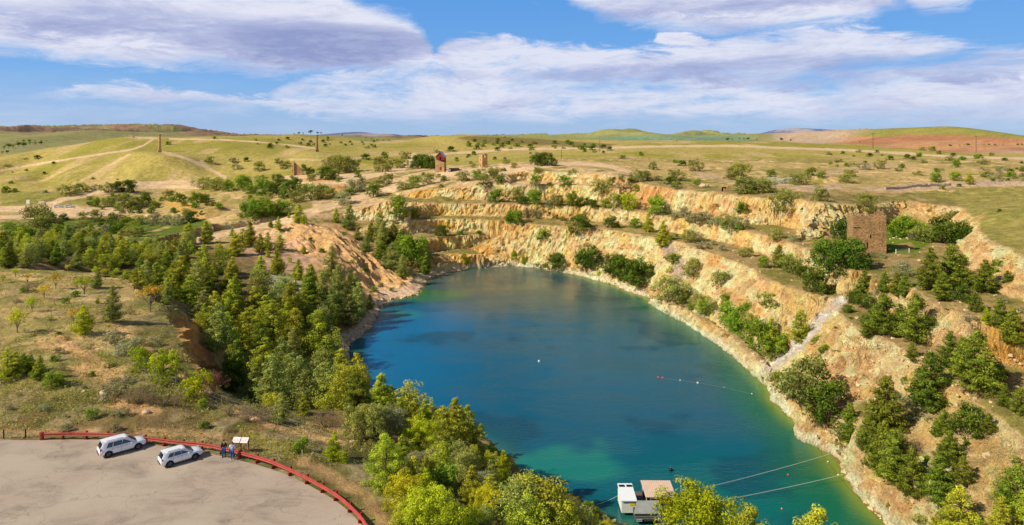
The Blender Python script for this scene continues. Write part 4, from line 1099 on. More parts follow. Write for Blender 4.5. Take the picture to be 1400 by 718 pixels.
# big ruin on the right bank
bs = W(1194, 344, 2.0); sc_ = bs[1] / F
bs = (bs[0], bs[1] + 2, ground(bs[0], bs[1]))
wI, hI, dI = 42 * sc_ * 1.0, 53 * sc_, 6.0
ruin = empty('roofless_engine_house', 'large roofless brown stone engine house ruin on the grassy bench of the right bank', 'ruin', (bs[0], bs[1] + 1.5, bs[2] - .3), math.radians(-14))
def topA(x):
    return .35 * math.sin(x * 5.3) * math.sin(x * 2.1) + hI * (0.985 + .012 * math.sin(x * 3)) if x < wI * .14 else .35 * math.sin(x * 6.1) + hI * (1.0 + .13 * min((x - wI * .14) / (wI * .1), 1)) if x < wI * .42 else hI * 1.10 - (x - wI * .42) * 2.2
four_walls(ruin, wI, dI, hI * 1.2, [topA, lambda x: hI * 1.0 - abs(x) * .5 - .5, lambda x: hI * .93 + .3 * math.sin(x * 2), lambda x: hI * .97 + .1 * math.sin(x * 4)],
           {0: [(wI * .255, wI * .32, hI * .63, hI * .75), (wI * .02, wI * .07, hI * .40, hI * .49), (-wI * .08, -wI * .03, hI * .13, hI * .29)], 1: [(-.5, .5, 0, 2.4)]}, M_stone)
MB().box((-wI * .36, -dI / 2 - .03, hI * .665), (wI * .22, .12, .22), 0, 1).build('timber_lintel', M_dwood, ruin)
MB().box((0, 0, .4), (wI - 1.5, dI - 1.5, .3)).build('earth_floor', M_dark, ruin)

# engine house with the red gabled top
b0 = hit(602, 235.5); s0 = b0[1] / F
eh = empty('engine_house', 'stone mine building with red painted gable top and half roof on the plateau', 'building', (b0[0], b0[1] + 2, b0[2] - .4), math.radians(-8))
w_, d_, h_ = 12.5 * s0, 4.8, 17.5 * s0
four_walls(eh, w_, d_, h_, [lambda x: h_ - max(0, x + w_ * .2) * .32 - .1, lambda x: h_ * .8, lambda x: h_, lambda x: h_], {0: [(w_ * .0, w_ * .22, h_ * .18, h_ * .46), (-w_ * .32, -w_ * .26, h_ * .55, h_ * .62)]}, M_stone2, .5)
MB().box((w_ * .11, -d_ / 2 + .08, h_ * .32), (w_ * .2, .1, h_ * .27)).build('red_door', M_redwall, eh)
up = MB(); hh = 5.5 * s0; pk = 11 * s0
prof = [(-w_ * .40, h_ * .92), (w_ * .5, h_ * .78), (w_ * .5, h_ + hh * .72), (w_ * .05, h_ + pk), (-w_ * .40, h_ + hh * .95)]
pts = [(x, -d_ / 2 + .05, z) for x, z in prof] + [(x, d_ / 2 - .05, z) for x, z in prof]
up.add(pts, [(0, 1, 2, 3, 4), (9, 8, 7, 6, 5)] + [(k, k + 5, (k + 1) % 5 + 5, (k + 1) % 5) for k in range(5)]); up.build('upper_wall', M_redwall, eh)
MB().box((w_ * .06, -d_ / 2 - .01, h_ + hh * .35), (w_ * .16, .1, hh * .9)).build('window', M_dark, eh)
MB().box((w_ * .34, -d_ / 2 - .02, h_ * .93), (w_ * .3, .1, hh * .35)).build('window', M_dark, eh)
rf_ = MB(); 
for s_, (xa, za, xb, zb) in ((-1, (-w_ * .56, h_ + hh * .62, w_ * .06, h_ + pk + .16)), (1, (w_ * .06, h_ + pk + .16, w_ * .55, h_ + hh * .66))):
    rf_.add([(xa, -d_ / 2 - .3, za), (xb, -d_ / 2 - .3, zb), (xb, d_ / 2 + .3, zb), (xa, d_ / 2 + .3, za), (xa, -d_ / 2 - .3, za + .12), (xb, -d_ / 2 - .3, zb + .12), (xb, d_ / 2 + .3, zb + .12), (xa, d_ / 2 + .3, za + .12)], [(0, 3, 2, 1), (4, 5, 6, 7), (0, 1, 5, 4), (1, 2, 6, 5), (2, 3, 7, 6), (3, 0, 4, 7)])
rf_.build('roof', M_tin, eh)
# collapsed iron shed beside it
b1 = hit(621, 234); s1 = b1[1] / F
sh_ = empty('collapsed_shed', 'low dark collapsed shed beside the red topped stone building', 'shed', b1)
MB().box((0, 0, .9), (17 * s1, 4, 1.8), 0, .75).build('fallen_sheets', simple('burnt_dark_iron', (44, 38, 40), .9), sh_)
MB().box((9 * s1, -1, .6), (5 * s1, 2.5, 1.0), .2, .6).build('rust_heap', simple('rusty_scrap', (166, 70, 52), .9), sh_)
MB().box((-6 * s1, -2.2, .5), (3 * s1, .2, 1.2)).build('tin_sheet', M_tin, sh_)
# roofless tower
b2 = hit(660.5, 229); s2 = b2[1] / F
tw = empty('roofless_stone_tower', 'small square sandstone tower without a roof, open arch at the top', 'ruin', (b2[0], b2[1] + 2, b2[2] - .3), math.radians(34))
w2, h2_ = 8.6 * s2, 19.5 * s2
four_walls(tw, w2, w2, h2_ * 1.04, [lambda x: h2_ * (1.0 if x > -w2 * .2 else .93), lambda x: h2_ * .96 - abs(x) * .3, lambda x: h2_ * .9, lambda x: h2_ * .94 + .2 * math.sin(x * 3)],
           {0: [(-.5, .7, h2_ * .68, h2_ * .88), (.2, .7, h2_ * .3, h2_ * .4)], 3: [(-.4, .4, h2_ * .5, h2_ * .62), (-.4, .3, h2_ * .12, h2_ * .24)]}, M_stone2, .55)
# chimneys
def chimney(px, py, hpx, label, mat, square=False):
    b_ = hit(px, py); s_ = b_[1] / F; h__ = hpx * s_
    r_ = empty('mine_chimney', label, 'chimney', b_)
    n = 4 if square else 18
    m = MB().tube([(0, 0, -.5), (0, 0, h__ * .12)], [1.75, 1.6], 4 if square else 8); m.build('base', mat, r_)
    m = MB().tube([(0, 0, h__ * .12), (0, 0, h__ * .5), (0, 0, h__ * .93)], [1.22, 1.05, .86], n); m.build('shaft', mat, r_)
    m = MB().tube([(0, 0, h__ * .93), (0, 0, h__ * .955), (0, 0, h__ * .975), (0, 0, h__)], [.9, 1.08, 1.08, .95], n); m.build('cap', M_stone, r_)
    MB().box((0, -1.55, .7), (.9, .25, 1.3)).build('flue_opening', M_dark, r_)
    return r_
chimney(218.3, 208, 24, 'pale round stone mine chimney standing on the grassy hill at left', M_stone2)
chimney(433.2, 207.5, 23, 'brown stone mine chimney on the earth mound nearer the middle', M_stone)
# ruined wall with the spoil heap
b3 = hit(401, 240); s3 = b3[1] / F
rw = empty('ruined_stone_wall', 'tall narrow brown stone wall remnant beside the ochre spoil heap', 'ruin', (b3[0], b3[1], b3[2] - .3), math.radians(-8))
wall_mesh(3 * s3, 21 * s3, 1.2, [(-.6, .3, 3, 4), (-.5, .5, 6, 7)], lambda x: 20 * s3, 5, 8, 20).build('pillar', M_stone2, rw)
m = wall_mesh(12 * s3, 18 * s3, .8, [], lambda x: 18 * s3 - (x + 6 * s3) * .95, 6, 14, 14); m.v = [(x + 7.5 * s3, y + .8, z) for x, y, z in m.v]; m.build('wing_wall', M_stone, rw)
# small ruins on the right plateau
b4 = hit(994, 262); s4 = b4[1] / F
r4 = empty('ruined_stone_hut', 'low broken stone hut with a dark doorway above the quarry rim', 'ruin', b4, .1)
wall_mesh(9 * s4, 8 * s4, .6, [(-2.6 * s4 + 1.2, -2.6 * s4 + 2.2, 0, 1.7)], lambda x: 6.2 * s4 + 1.0 * math.sin(x * 2.2), 8, 16, 12).build('front_wall', M_stone2, r4)
MB().box((-.6, .7, .9), (2.4, .3, 1.6)).build('dark_interior', M_dark, r4)
b5 = hit(961, 256)
def boulder(loc, r, seed, mat, label, group=None, name='boulder'):
    rg = random.Random(seed); m = MB().ball((0, 0, 0), 1.0, 12, 8); v_ = []
    for x, y, z in m.v:
        n_ = 1 + .28 * float(vnoise(np.array([x * 1.7 + seed]), np.array([y * 1.7]), np.array([z * 1.7 + seed]))[0]) + .12 * float(vnoise(np.array([x * 4 + seed]), np.array([y * 4]), np.array([z * 4]))[0])
        v_.append((x * r * n_ * 1.25, y * r * n_, z * r * n_ * .75))
    m.v = v_; o = m.build(name, mat); o.location = (loc[0], loc[1], loc[2] + r * .3); o.rotation_euler = (0, 0, rg.uniform(0, 6)); return tag(o, label, 'rock', group)
M_boul = simple('pale_rock', (206, 178, 148), .95, 0, .3, 1.5, .2, .1)
boulder(b5, 1.5, 3, M_boul, 'pale pink rock outcrop on the rim left of the small ruined hut')
boulder(hit(966, 256), 1.0, 5, M_boul, 'smaller rounded rock touching the right side of the rim outcrop')
for i, (x, y, r) in enumerate([(142, 539, .5), (139, 548, .28), (200, 565, .4), (115, 536, .25), (484, 604, .4), (330, 640, 0)]):
    if r: boulder(hit(x, y), r, 20 + i, M_boul, ['pale angular rock at the left end of the orange dirt patch', 'small stone just below the angular rock by the dirt patch', 'flat pale rock at the right end of the orange dirt patch', 'small stone beside the narrow dirt path', 'pale rock on the bank at the top of the pit path', ''][i], 'loose rocks in the paddock')
for i, (x, y) in enumerate([(1222, 326), (1226, 324), (1231, 327), (1236, 323), (1240, 326), (1216, 341)]):
    boulder(hit(x, y), .30, 40 + i, simple('white_stone', (226, 214, 180), .9), 'white stone lying in the grass right of the large ruin', 'white stones beside the ruin')
# stone retaining wall on the right hillside
pts_ = [hit(x, y) for x, y in [(1210, 259.5), (1240, 257.5), (1270, 255), (1300, 253.5), (1335, 252), (1370, 252), (1410, 252.5)]]
o0 = Vector(pts_[0]); sw = MB()
for i in range(len(pts_) - 1):
    a_, b_ = Vector(pts_[i]) - o0, Vector(pts_[i + 1]) - o0
    n_ = int((b_ - a_).length / 1.2)
    for k in range(n_):
        c_ = a_ + (b_ - a_) * (k + .5) / n_; wx_, wy_ = c_.x + o0.x, c_.y + o0.y
        sw.box((c_.x, c_.y, ground(wx_, wy_) - o0.z + .35), (1.3, random.uniform(.6, .9), 1.3 + random.uniform(-.25, .25)), math.atan2((b_ - a_).y, (b_ - a_).x) + random.uniform(-.08, .08))
o = sw.build('dry_stone_wall', simple('lichen_grey_stone', (186, 168, 150), .95, 0, .35, 1.0, .2, .1)); o.location = o0
tag(o, 'long low dry stone wall along the right hillside above the field', 'wall')
# little gate panel in front of the ruin
a_ = hit(1225, 347); b_ = hit(1243, 345.5)
fence('netting_fence', 'short pale netting fence between two white posts in front of the large ruin', 'fence', [(a_[0], a_[1], a_[2]), (b_[0], b_[1], b_[2])], 1.2, .10, M_signw, (.3, .6, .9, 1.1), M_wire, .02, True)
a_ = hit(1190, 347); MB()
# power poles
def pole(px, py, hpx, label, arm=True):
    b_ = hit(px, py); s_ = b_[1] / F; h__ = hpx * s_; r_ = empty('power_pole', label, 'power pole', b_, .2, 'power poles across the hills')
    w__ = max(.16, .30 * s_)
    MB().tube([(0, 0, -.4), (0, 0, h__)], [w__, w__ * .7], 8).build('pole', M_dwood, r_)
    if arm:
        MB().box((0, 0, h__ * .94), (h__ * .28, w__ * 1.2, w__ * 1.2)).build('crossarm', M_dwood, r_)
        for s__ in (-1, 0, 1): MB().tube([(s__ * h__ * .11, 0, h__ * .95), (s__ * h__ * .11, 0, h__ * 1.0)], w__ * .6, 6).build('insulator', M_wire, r_)
pole(1193.5, 203, 22, 'power pole in front of the red hill, left of two on the right', True)
pole(1334.5, 209, 24, 'power pole with a wide crossarm, rightmost on the plain')
pole(820, 208, 16, 'thin power pole beside the round dark bush on the central hill', False)
pole(767.5, 217, 14, 'short pale power pole right of the dark plateau trees', False)
# far cars and roadside boxes at the left parking area
def small_car(px, py, rz, col, label):
    b_ = hit(px, py); r_ = empty('parked_car', label, 'car', b_, rz, 'cars at the far gravel car park')
    m = MB(); prof = [(-2.2, .35), (2.2, .35), (2.25, .8), (1.2, .95), (.5, 1.45), (-1.3, 1.5), (-2.0, 1.0), (-2.25, .9)]
    pts = [(x, -.88, z) for x, z in prof] + [(x, .88, z) for x, z in prof]; n = len(prof)
    m.add(pts, [tuple(range(n)), tuple(range(2 * n - 1, n - 1, -1))] + [(k, k + n, (k + 1) % n + n, (k + 1) % n) for k in range(n)]); m.build('body', simple('car_paint_%d' % px, col, .25, 0, .03, 2, .6), r_, False, .08)
    for s_ in (-1, 1):
        g_ = MB().add([(x, s_ * .895, z) for x, z in ((-1.6, 1.02), (1.0, 1.0), (.45, 1.36), (-1.25, 1.4))], [(0, 1, 2, 3) if s_ < 0 else (3, 2, 1, 0)]); g_.build('side_window', M_glass, r_)
        for x in (-1.4, 1.4): MB().tube([(x, s_ * .78, .33), (x, s_ * .92, .33)], .33, 12).build('wheel', M_tyre, r_)
    return r_
small_car(79.5, 283.5, .2, (236, 238, 245), 'white hatchback on the far gravel car park, left of two'); small_car(95, 283.5, .15, (220, 224, 236), 'white hatchback on the far gravel car park, right of two')
b_ = hit(38.5, 279); o = MB().box((0, 0, 1.2), (2.2, .4, 2.6), 0, .9).build('notice_board', M_signw, None, False, .03); o.location = b_; tag(o, 'upright white board at the edge of the far gravel car park', 'sign')
b_ = hit(57.5, 279.5); o = MB().box((0, 0, .9), (4.0, 1.6, 1.8), .1, .8).build('storage_box', simple('pinkish_white_box', (232, 208, 200), .7), None, False, .05); o.location = b_; tag(o, 'low pinkish white box beside the track into the far car park', 'box')
b_ = hit(180, 188.5); s_ = b_[1] / F; o = MB().box((0, 0, 1.6), (6 * s_, 3, 2.4 * s_), .1, .96).build('water_tank', M_boul, None, False, .1); o.location = b_; tag(o, 'small pale block on the skyline of the left hill', 'tank')

# ------------------------------------------------------------------ dive platform on the lake
def at_w(px, py, z): return Vector(W(px, py, z))
wz = WATER
M_deck = simple('grey_deck_boards', (110, 100, 92), .9, 0, .3, 5)
M_steelg = simple('grey_steel', (120, 128, 130), .5, .4)
dk0 = at_w(868, 697, wz)
deck = empty('floating_pontoon', 'dark floating pontoon deck carrying the lakeside huts', 'pontoon', (dk0.x, dk0.y, wz))
d = MB(); n_ = 15
for k in range(n_): d.box((2.5, -1.0 + k * .36, .42), (7.6, .33, .08))
d.build('deck_boards', M_deck, deck)
for x in (-1.0, 2.5, 6.0): MB().tube([(x, -1.3, .12), (x, 4.6, .12)], .32, 12).build('float_tank', M_blackp, deck)
M_hutw = simple('white_hut_cladding', (238, 236, 226), .5, 0, .05, 2)
M_hutroof = simple('white_sheet_roof', (236, 240, 248), .35, 0, .05, 2)
# white hut: px 848-870, roof py 658-684, wall to 696
pw = at_w(859, 699, wz + .5)
hut = empty('white_hut', 'tall narrow white hut with a pale roof on the dive pontoon', 'hut', (pw.x, pw.y + 1.3, wz + .46))
hw_, hd_, hh_ = 2.25, 3.6, 1.75
MB().box((0, 0, hh_ / 2), (hw_ * .94, hd_ * .94, hh_)).build('wall', M_hutw, hut, False, .02)
rf_ = MB()
rf_.add([(-hw_ * .52, -hd_ * .5 - .1, hh_ + .04), (hw_ * .52, -hd_ * .5 - .1, hh_ + .04), (hw_ * .49, hd_ * .52, hh_ + .62), (-hw_ * .49, hd_ * .52, hh_ + .62)] + [(-hw_ * .52, -hd_ * .5 - .1, hh_ + .14), (hw_ * .52, -hd_ * .5 - .1, hh_ + .14), (hw_ * .49, hd_ * .52, hh_ + .72), (-hw_ * .49, hd_ * .52, hh_ + .72)], [(3, 2, 1, 0), (4, 5, 6, 7), (0, 1, 5, 4), (1, 2, 6, 5), (2, 3, 7, 6), (3, 0, 4, 7)]); rf_.build('roof', M_hutroof, hut)
slr = math.atan2(.58, hd_)
for x in (-.56, .56): MB().box((x, hd_ * .34, hh_ + .70), (.82, .40, .05), 0, 1, slr).build('roof_window', M_glass, hut)
MB().box((.52, -hd_ * .47 - .015, hh_ * .74), (.80, .03, .36)).build('yellow_sign', simple('yellow_sign_face', (250, 226, 0), .5, 0, .02), hut)
# pavilion with the tan roof
pp = at_w(902, 692, wz + .5)
pav = empty('lake_pavilion', 'open pavilion with a tan corrugated roof and orange panels on the pontoon', 'pavilion', (pp.x, pp.y + .9, wz + .46), -.02)
pw_, pd_, ph_ = 4.5, 3.6, 1.9
rf_ = MB()
nr = 30
for k in range(nr):
    xa = -pw_ / 2 + pw_ * k / nr; xb = xa + pw_ / nr * .98; z_ = .05 * (k % 2)
    rf_.add([(xa, -pd_ / 2 - .1, ph_ + z_ * .5), (xb, -pd_ / 2 - .1, ph_ + z_ * .5), (xb - .12, pd_ / 2, ph_ + .55 + z_ * .5), (xa - .12, pd_ / 2, ph_ + .55 + z_ * .5), (xa, -pd_ / 2 - .1, ph_ - .06), (xb, -pd_ / 2 - .1, ph_ - .06), (xb - .12, pd_ / 2, ph_ + .49), (xa - .12, pd_ / 2, ph_ + .49)], [(0, 1, 2, 3), (7, 6, 5, 4), (4, 5, 1, 0), (6, 7, 3, 2), (5, 6, 2, 1), (7, 4, 0, 3)])
rf_.build('roof', simple('tan_sheet_roof', (222, 194, 170), .6, 0, .08, 1.5), pav)
for x in (-pw_ / 2 + .15, pw_ / 2 - .15):
    for y in (-pd_ / 2 + .1, pd_ / 2 - .2): MB().box((x, y, ph_ / 2), (.09, .09, ph_)).build('post', M_signw, pav)
MB().box((.35, -pd_ / 2 + .2, ph_ * .62), (3.5, .05, .62)).build('orange_panel', simple('orange_panel_face', (240, 160, 20), .6, 0, .12, 3), pav)
MB().box((0, pd_ / 2 - .3, ph_ / 2), (pw_ - .4, .06, ph_ - .05)).build('back_wall', M_dwood, pav)
# grey lower hut and its dark front
pg = at_w(884, 712, wz + .5)
gh = empty('grey_hut', 'low grey metal shed with a railed dark front below the pavilion', 'shed', (pg.x, pg.y + .7, wz + .46))
rf_ = MB(); rf_.add([(-1.9, -1.0, 1.15), (1.9, -1.0, 1.15), (2.5, 1.3, 1.75), (-1.0, 1.3, 1.75), (-1.9, -1.0, 1.23), (1.9, -1.0, 1.23), (2.5, 1.3, 1.83), (-1.0, 1.3, 1.83)], [(3, 2, 1, 0), (4, 5, 6, 7), (0, 1, 5, 4), (1, 2, 6, 5), (2, 3, 7, 6), (3, 0, 4, 7)]); rf_.build('roof', simple('weathered_grey_sheet', (164, 166, 160), .6, .1, .2, 2), gh)
MB().box((.1, -.05, .58), (3.5, 1.7, 1.12)).build('wall', simple('slate_grey_wall', (70, 78, 82), .8), gh)
for z_ in (.55, .85): MB().tube([(-1.8, -1.15, z_), (2.4, -1.15, z_)], .04, 6).build('hand_rail', M_wire, gh)
MB().box((-1.1, -1.0, .30), (.8, .05, .34)).build('pale_panel', M_hutroof, gh)
pg2 = at_w(903, 708, wz + .5)
st = empty('access_stair', 'blue grey metal access stair descending to the pontoon beside the shed', 'stair', (pg2.x, pg2.y - .2, wz + .46))
for k in range(7): MB().box((0, -.28 * k, 1.5 - .2 * k), (1.3, .27, .05)).build('step', M_steelg, st)
for s_ in (-1, 1): MB().tube([(s_ * .7, .2, 2.3), (s_ * .7, -1.9, .95)], .045, 6).build('hand_rail', simple('blue_grey_paint', (110, 124, 156), .5), st)
# lamp post
pl_ = at_w(931, 692, wz + .5); lp = empty('lamp_post', 'slim white lamp post on the pontoon left of the big pine crown', 'lamp post', (pl_.x, pl_.y, wz + .4))
MB().tube([(0, 0, 0), (0, 0, 3.9), (-.15, 0, 4.1), (-.45, 0, 4.15)], .05, 8).build('pole', M_signw, lp); MB().box((-.55, 0, 4.13), (.4, .2, .12)).build('lamp_head', M_signw, lp, False, .03)
# mooring cables
def cable(p0, p1, label, sag=.5, r=.035, n=24, z0=wz + .6, z1=wz + 1.0):
    A_, B_ = at_w(*p0, z0), at_w(*p1, z1)
    pts = [A_ + (B_ - A_) * (k / n) - Vector((0, 0, sag * 4 * (k / n) * (1 - k / n))) - A_ for k in range(n + 1)]
    o = MB().tube(pts, r, 5).build('mooring_cable', simple('pale_rope', (206, 204, 190), .8, 0, .1)); o.location = A_
    return tag(o, label, 'cable', 'mooring cables of the dive pontoon')
cable((925, 676), (1137, 620), 'mooring cable stretched over the water, upper of two running right', .25)
cable((925, 695), (1152, 649), 'mooring cable stretched over the water, lower of two running right', .25)
cable((848, 676), (815, 690), 'short mooring cable running left from the white hut', .15, .03, 10, wz + .9, wz + .3)
# buoys
def buoy(px, py, r, rgb, label, cat='buoy', group=None):
    a_ = at_w(px, py, wz); rt = empty('buoy', label, cat, (a_.x, a_.y, wz), 0, group)
    MB().ball((0, 0, r * .35), r, 14, 9).build('float', simple('float_%d_%d' % (px, py), rgb, .5, 0, .08), rt, True)
    MB().tube([(0, 0, r * 1.2), (0, 0, r * 1.7)], r * .18, 8).build('lifting_eye', M_wire, rt)
buoy(737, 494.5, .30, (220, 226, 232), 'small white mooring buoy alone near the middle of the lake'); buoy(917, 643.5, .34, (30, 28, 30), 'round black mooring buoy in front of the pavilion')
buoy(1077.5, 649.5, .13, (240, 90, 50), 'tiny orange float between the two mooring cables'); buoy(1069, 696, .13, (240, 150, 90), 'tiny pale orange float below the lower mooring cable')
def float_line(pts, floats, label, rgb, rad, rope_rgb):
    A_ = at_w(*pts[0], wz); r_ = empty('float_line', label, 'float line', (A_.x, A_.y, wz))
    MB().tube([at_w(x, y, wz) - A_ + Vector((0, 0, .03)) for x, y in pts], rad, 4).build('rope', simple('rope_%d' % rope_rgb[0], rope_rgb, .9), r_)
    for i, (x, y, big_) in enumerate(floats):
        c_ = at_w(x, y, wz) - A_
        col = rgb[i % len(rgb)] if isinstance(rgb, list) else rgb
        MB().ball((c_.x, c_.y, .10), (.17 * big_, .13 * big_, .12 * big_), 10, 7).build('float', simple('line_float_%d' % i, col, .5, 0, .05), r_, True)
float_line([(899, 516.5), (920, 519), (955, 524), (990, 530), (1028, 539)], [(900, 516.5, 1.5), (906, 517, 1.5), (930, 520.5, 1.1), (954, 524, 1.6), (990, 530, .6), (1028, 539, 1.0)], 'rope of orange and white floats across the right part of the lake', [(236, 84, 60), (236, 84, 60), (228, 222, 214), (236, 232, 228), (220, 210, 190), (240, 236, 228)], .02, (140, 138, 110))
float_line([(1075, 560), (1089, 575), (1103, 590), (1110, 600), (1121, 617), (1132, 632), (1146, 650), (1160, 667), (1180, 686), (1200, 708)], [(1089, 575.5, .8), (1103, 590, .8), (1110, 600, 1.0), (1132, 632, 1.0), (1146, 650, 1.0), (1204, 710, .9)], 'brown rope with white floats following the right hand shore', [(232, 224, 206)], .045, (116, 92, 40))

# ------------------------------------------------------------------ vegetation
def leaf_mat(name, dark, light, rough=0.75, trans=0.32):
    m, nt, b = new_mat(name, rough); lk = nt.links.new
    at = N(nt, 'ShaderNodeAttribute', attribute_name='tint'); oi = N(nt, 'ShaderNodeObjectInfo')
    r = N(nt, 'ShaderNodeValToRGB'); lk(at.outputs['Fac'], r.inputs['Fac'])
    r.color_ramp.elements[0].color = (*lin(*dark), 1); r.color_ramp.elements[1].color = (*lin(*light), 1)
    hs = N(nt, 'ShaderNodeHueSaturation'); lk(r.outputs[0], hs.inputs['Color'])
    mr = N(nt, 'ShaderNodeMapRange'); lk(oi.outputs['Random'], mr.inputs['Value']); mr.inputs['To Min'].default_value = .492; mr.inputs['To Max'].default_value = .532; lk(mr.outputs[0], hs.inputs['Hue'])
    m2 = N(nt, 'ShaderNodeMath', operation='MULTIPLY'); lk(oi.outputs['Random'], m2.inputs[0]); m2.inputs[1].default_value = 7.13
    m3 = N(nt, 'ShaderNodeMath', operation='FRACT'); lk(m2.outputs[0], m3.inputs[0])
    mv = N(nt, 'ShaderNodeMapRange'); lk(m3.outputs[0], mv.inputs['Value']); mv.inputs['To Min'].default_value = .88; mv.inputs['To Max'].default_value = 1.32; lk(mv.outputs[0], hs.inputs['Value'])
    lk(hs.outputs[0], b.inputs['Base Color']); b.inputs['Specular IOR Level'].default_value = .2
    tr_ = N(nt, 'ShaderNodeBsdfTranslucent'); lk(hs.outputs[0], tr_.inputs['Color'])
    mx = N(nt, 'ShaderNodeMixShader'); mx.inputs[0].default_value = trans
    out = nt.nodes['Material Output']; lk(b.outputs[0], mx.inputs[1]); lk(tr_.outputs[0], mx.inputs[2]); lk(mx.outputs[0], out.inputs['Surface'])
    return m
ML = {
 'pine': leaf_mat('pine_needles', (98, 110, 26), (220, 214, 66)),
 'dpine': leaf_mat('dark_pine_needles', (64, 82, 22), (170, 174, 54)),
 'gpine': leaf_mat('grey_pine_needles', (100, 114, 54), (204, 200, 100)),
 'green': leaf_mat('green_leaves', (74, 104, 22), (176, 188, 54)),
 'dark': leaf_mat('dark_green_leaves', (46, 70, 18), (128, 144, 40)),
 'olive': leaf_mat('olive_leaves', (96, 102, 44), (190, 184, 90)),
 'grey': leaf_mat('grey_green_leaves', (124, 122, 86), (192, 184, 136)),
 'yellow': leaf_mat('yellow_blossom', (150, 152, 20), (232, 224, 54)),
 'orange': leaf_mat('orange_leaves', (166, 124, 30), (220, 186, 66)),
 'lime': leaf_mat('bright_green_leaves', (122, 136, 10), (214, 212, 30)),
 'brown': leaf_mat('brown_twiggy_foliage', (126, 104, 70), (184, 158, 116)),
 'red': leaf_mat('red_brown_foliage', (118, 58, 50), (176, 108, 92)),
 'white': leaf_mat('white_blossom', (150, 156, 130), (226, 226, 210)),
}
M_bark = simple('bark', (104, 84, 66), .95, 0, .3, 6)
M_barkg = simple('grey_bark', (140, 124, 106), .95, 0, .3, 6)

def leaves_mesh(name, pts, nrm, size, tint, mat, aspect=1.0, seed=0):
    g = np.random.default_rng(seed); n = len(pts)
    nr = nrm + g.normal(0, .45, (n, 3)); nr /= np.linalg.norm(nr, axis=1, keepdims=True) + 1e-9
    a = np.cross(nr, g.normal(0, 1, (n, 3))); a /= np.linalg.norm(a, axis=1, keepdims=True) + 1e-9
    b = np.cross(nr, a)
    s = size * g.uniform(.6, 1.3, (n, 1))
    q = np.stack([pts - a * s - b * s * aspect * .5, pts + a * s * .35 - b * s * aspect * .65, pts + a * s + b * s * aspect * .4, pts - a * s * .3 + b * s * aspect * .6], 1).reshape(-1, 3)
    me = bpy.data.meshes.new(name)
    me.vertices.add(4 * n); me.vertices.foreach_set('co', q.astype(np.float32).ravel())
    me.loops.add(4 * n); me.loops.foreach_set('vertex_index', np.arange(4 * n, dtype=np.int32))
    me.polygons.add(n); me.polygons.foreach_set('loop_start', np.arange(0, 4 * n, 4, dtype=np.int32)); me.update(calc_edges=True)
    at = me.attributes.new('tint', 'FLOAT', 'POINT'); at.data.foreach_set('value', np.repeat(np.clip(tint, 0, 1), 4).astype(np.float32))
    me.materials.append(mat); return me
def clump_cloud(centers, radii, per, g, squash=.8):
    P, Nn, T = [], [], []
    for c, r in zip(centers, radii):
        n = max(6, int(per * (r ** 2)))
        d = g.normal(0, 1, (n, 3)); d /= np.linalg.norm(d, axis=1, keepdims=True)
        rr = r * g.uniform(.55, 1.05, (n, 1)) ** .6
        P.append(c + d * rr * np.array([1, 1, squash])); Nn.append(d + np.array([0, 0, .35]))
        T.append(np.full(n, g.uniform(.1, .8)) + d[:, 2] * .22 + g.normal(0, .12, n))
    return np.concatenate(P), np.concatenate(Nn), np.concatenate(T)
# every prototype is 1 unit tall; it is scaled to its real height when planted
def proto_pine(seed, mat, slim=.27, leaf=.018, whorls=15, dens=1.0, ragged=.25):
    whorls += 4
    g = np.random.default_rng(seed); C_, R_ = [], []; br = MB()
    br.tube([(0, 0, -.03), (.01, 0, .3), (-.005, .01, .65), (0, 0, .97)], [.022, .017, .011, .003], 7)
    for i in range(whorls):
        z = .07 + .90 * (i / (whorls - 1)) ** .95; t = (z - .07) / .93
        rad = slim * (1 - t) ** .75 * (1 if t > .12 else .75 + 2 * t) + .012
        nb = max(3, int(7 * (1 - t) + 3))
        for k in range(nb):
            a = g.uniform(0, 6.28); rr = rad * g.uniform(1 - ragged, 1 + ragged * .6)
            up = .30 * rr
            br.tube([(0, 0, z - .02), (rr * .9 * math.cos(a), rr * .9 * math.sin(a), z + up - .02)], [.006 * (1.2 - t), .002], 3, False)
            for f in (.45, .75, 1.0):
                if g.uniform() < .12: continue
                C_.append((rr * f * math.cos(a) + g.normal(0, .008), rr * f * math.sin(a) + g.normal(0, .008), z + up * f + g.normal(0, .012))); R_.append((.060 if f < 1 else .050) * (1.15 - .45 * t) * g.uniform(.8, 1.25))
    C_ = np.array(C_); R_ = np.array(R_)
    P, Nn, T = clump_cloud(C_, R_, 10500 * dens, g, .75)
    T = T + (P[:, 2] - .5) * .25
    return leaves_mesh('pine_crown', P, Nn, leaf, T, mat, .5, seed), br
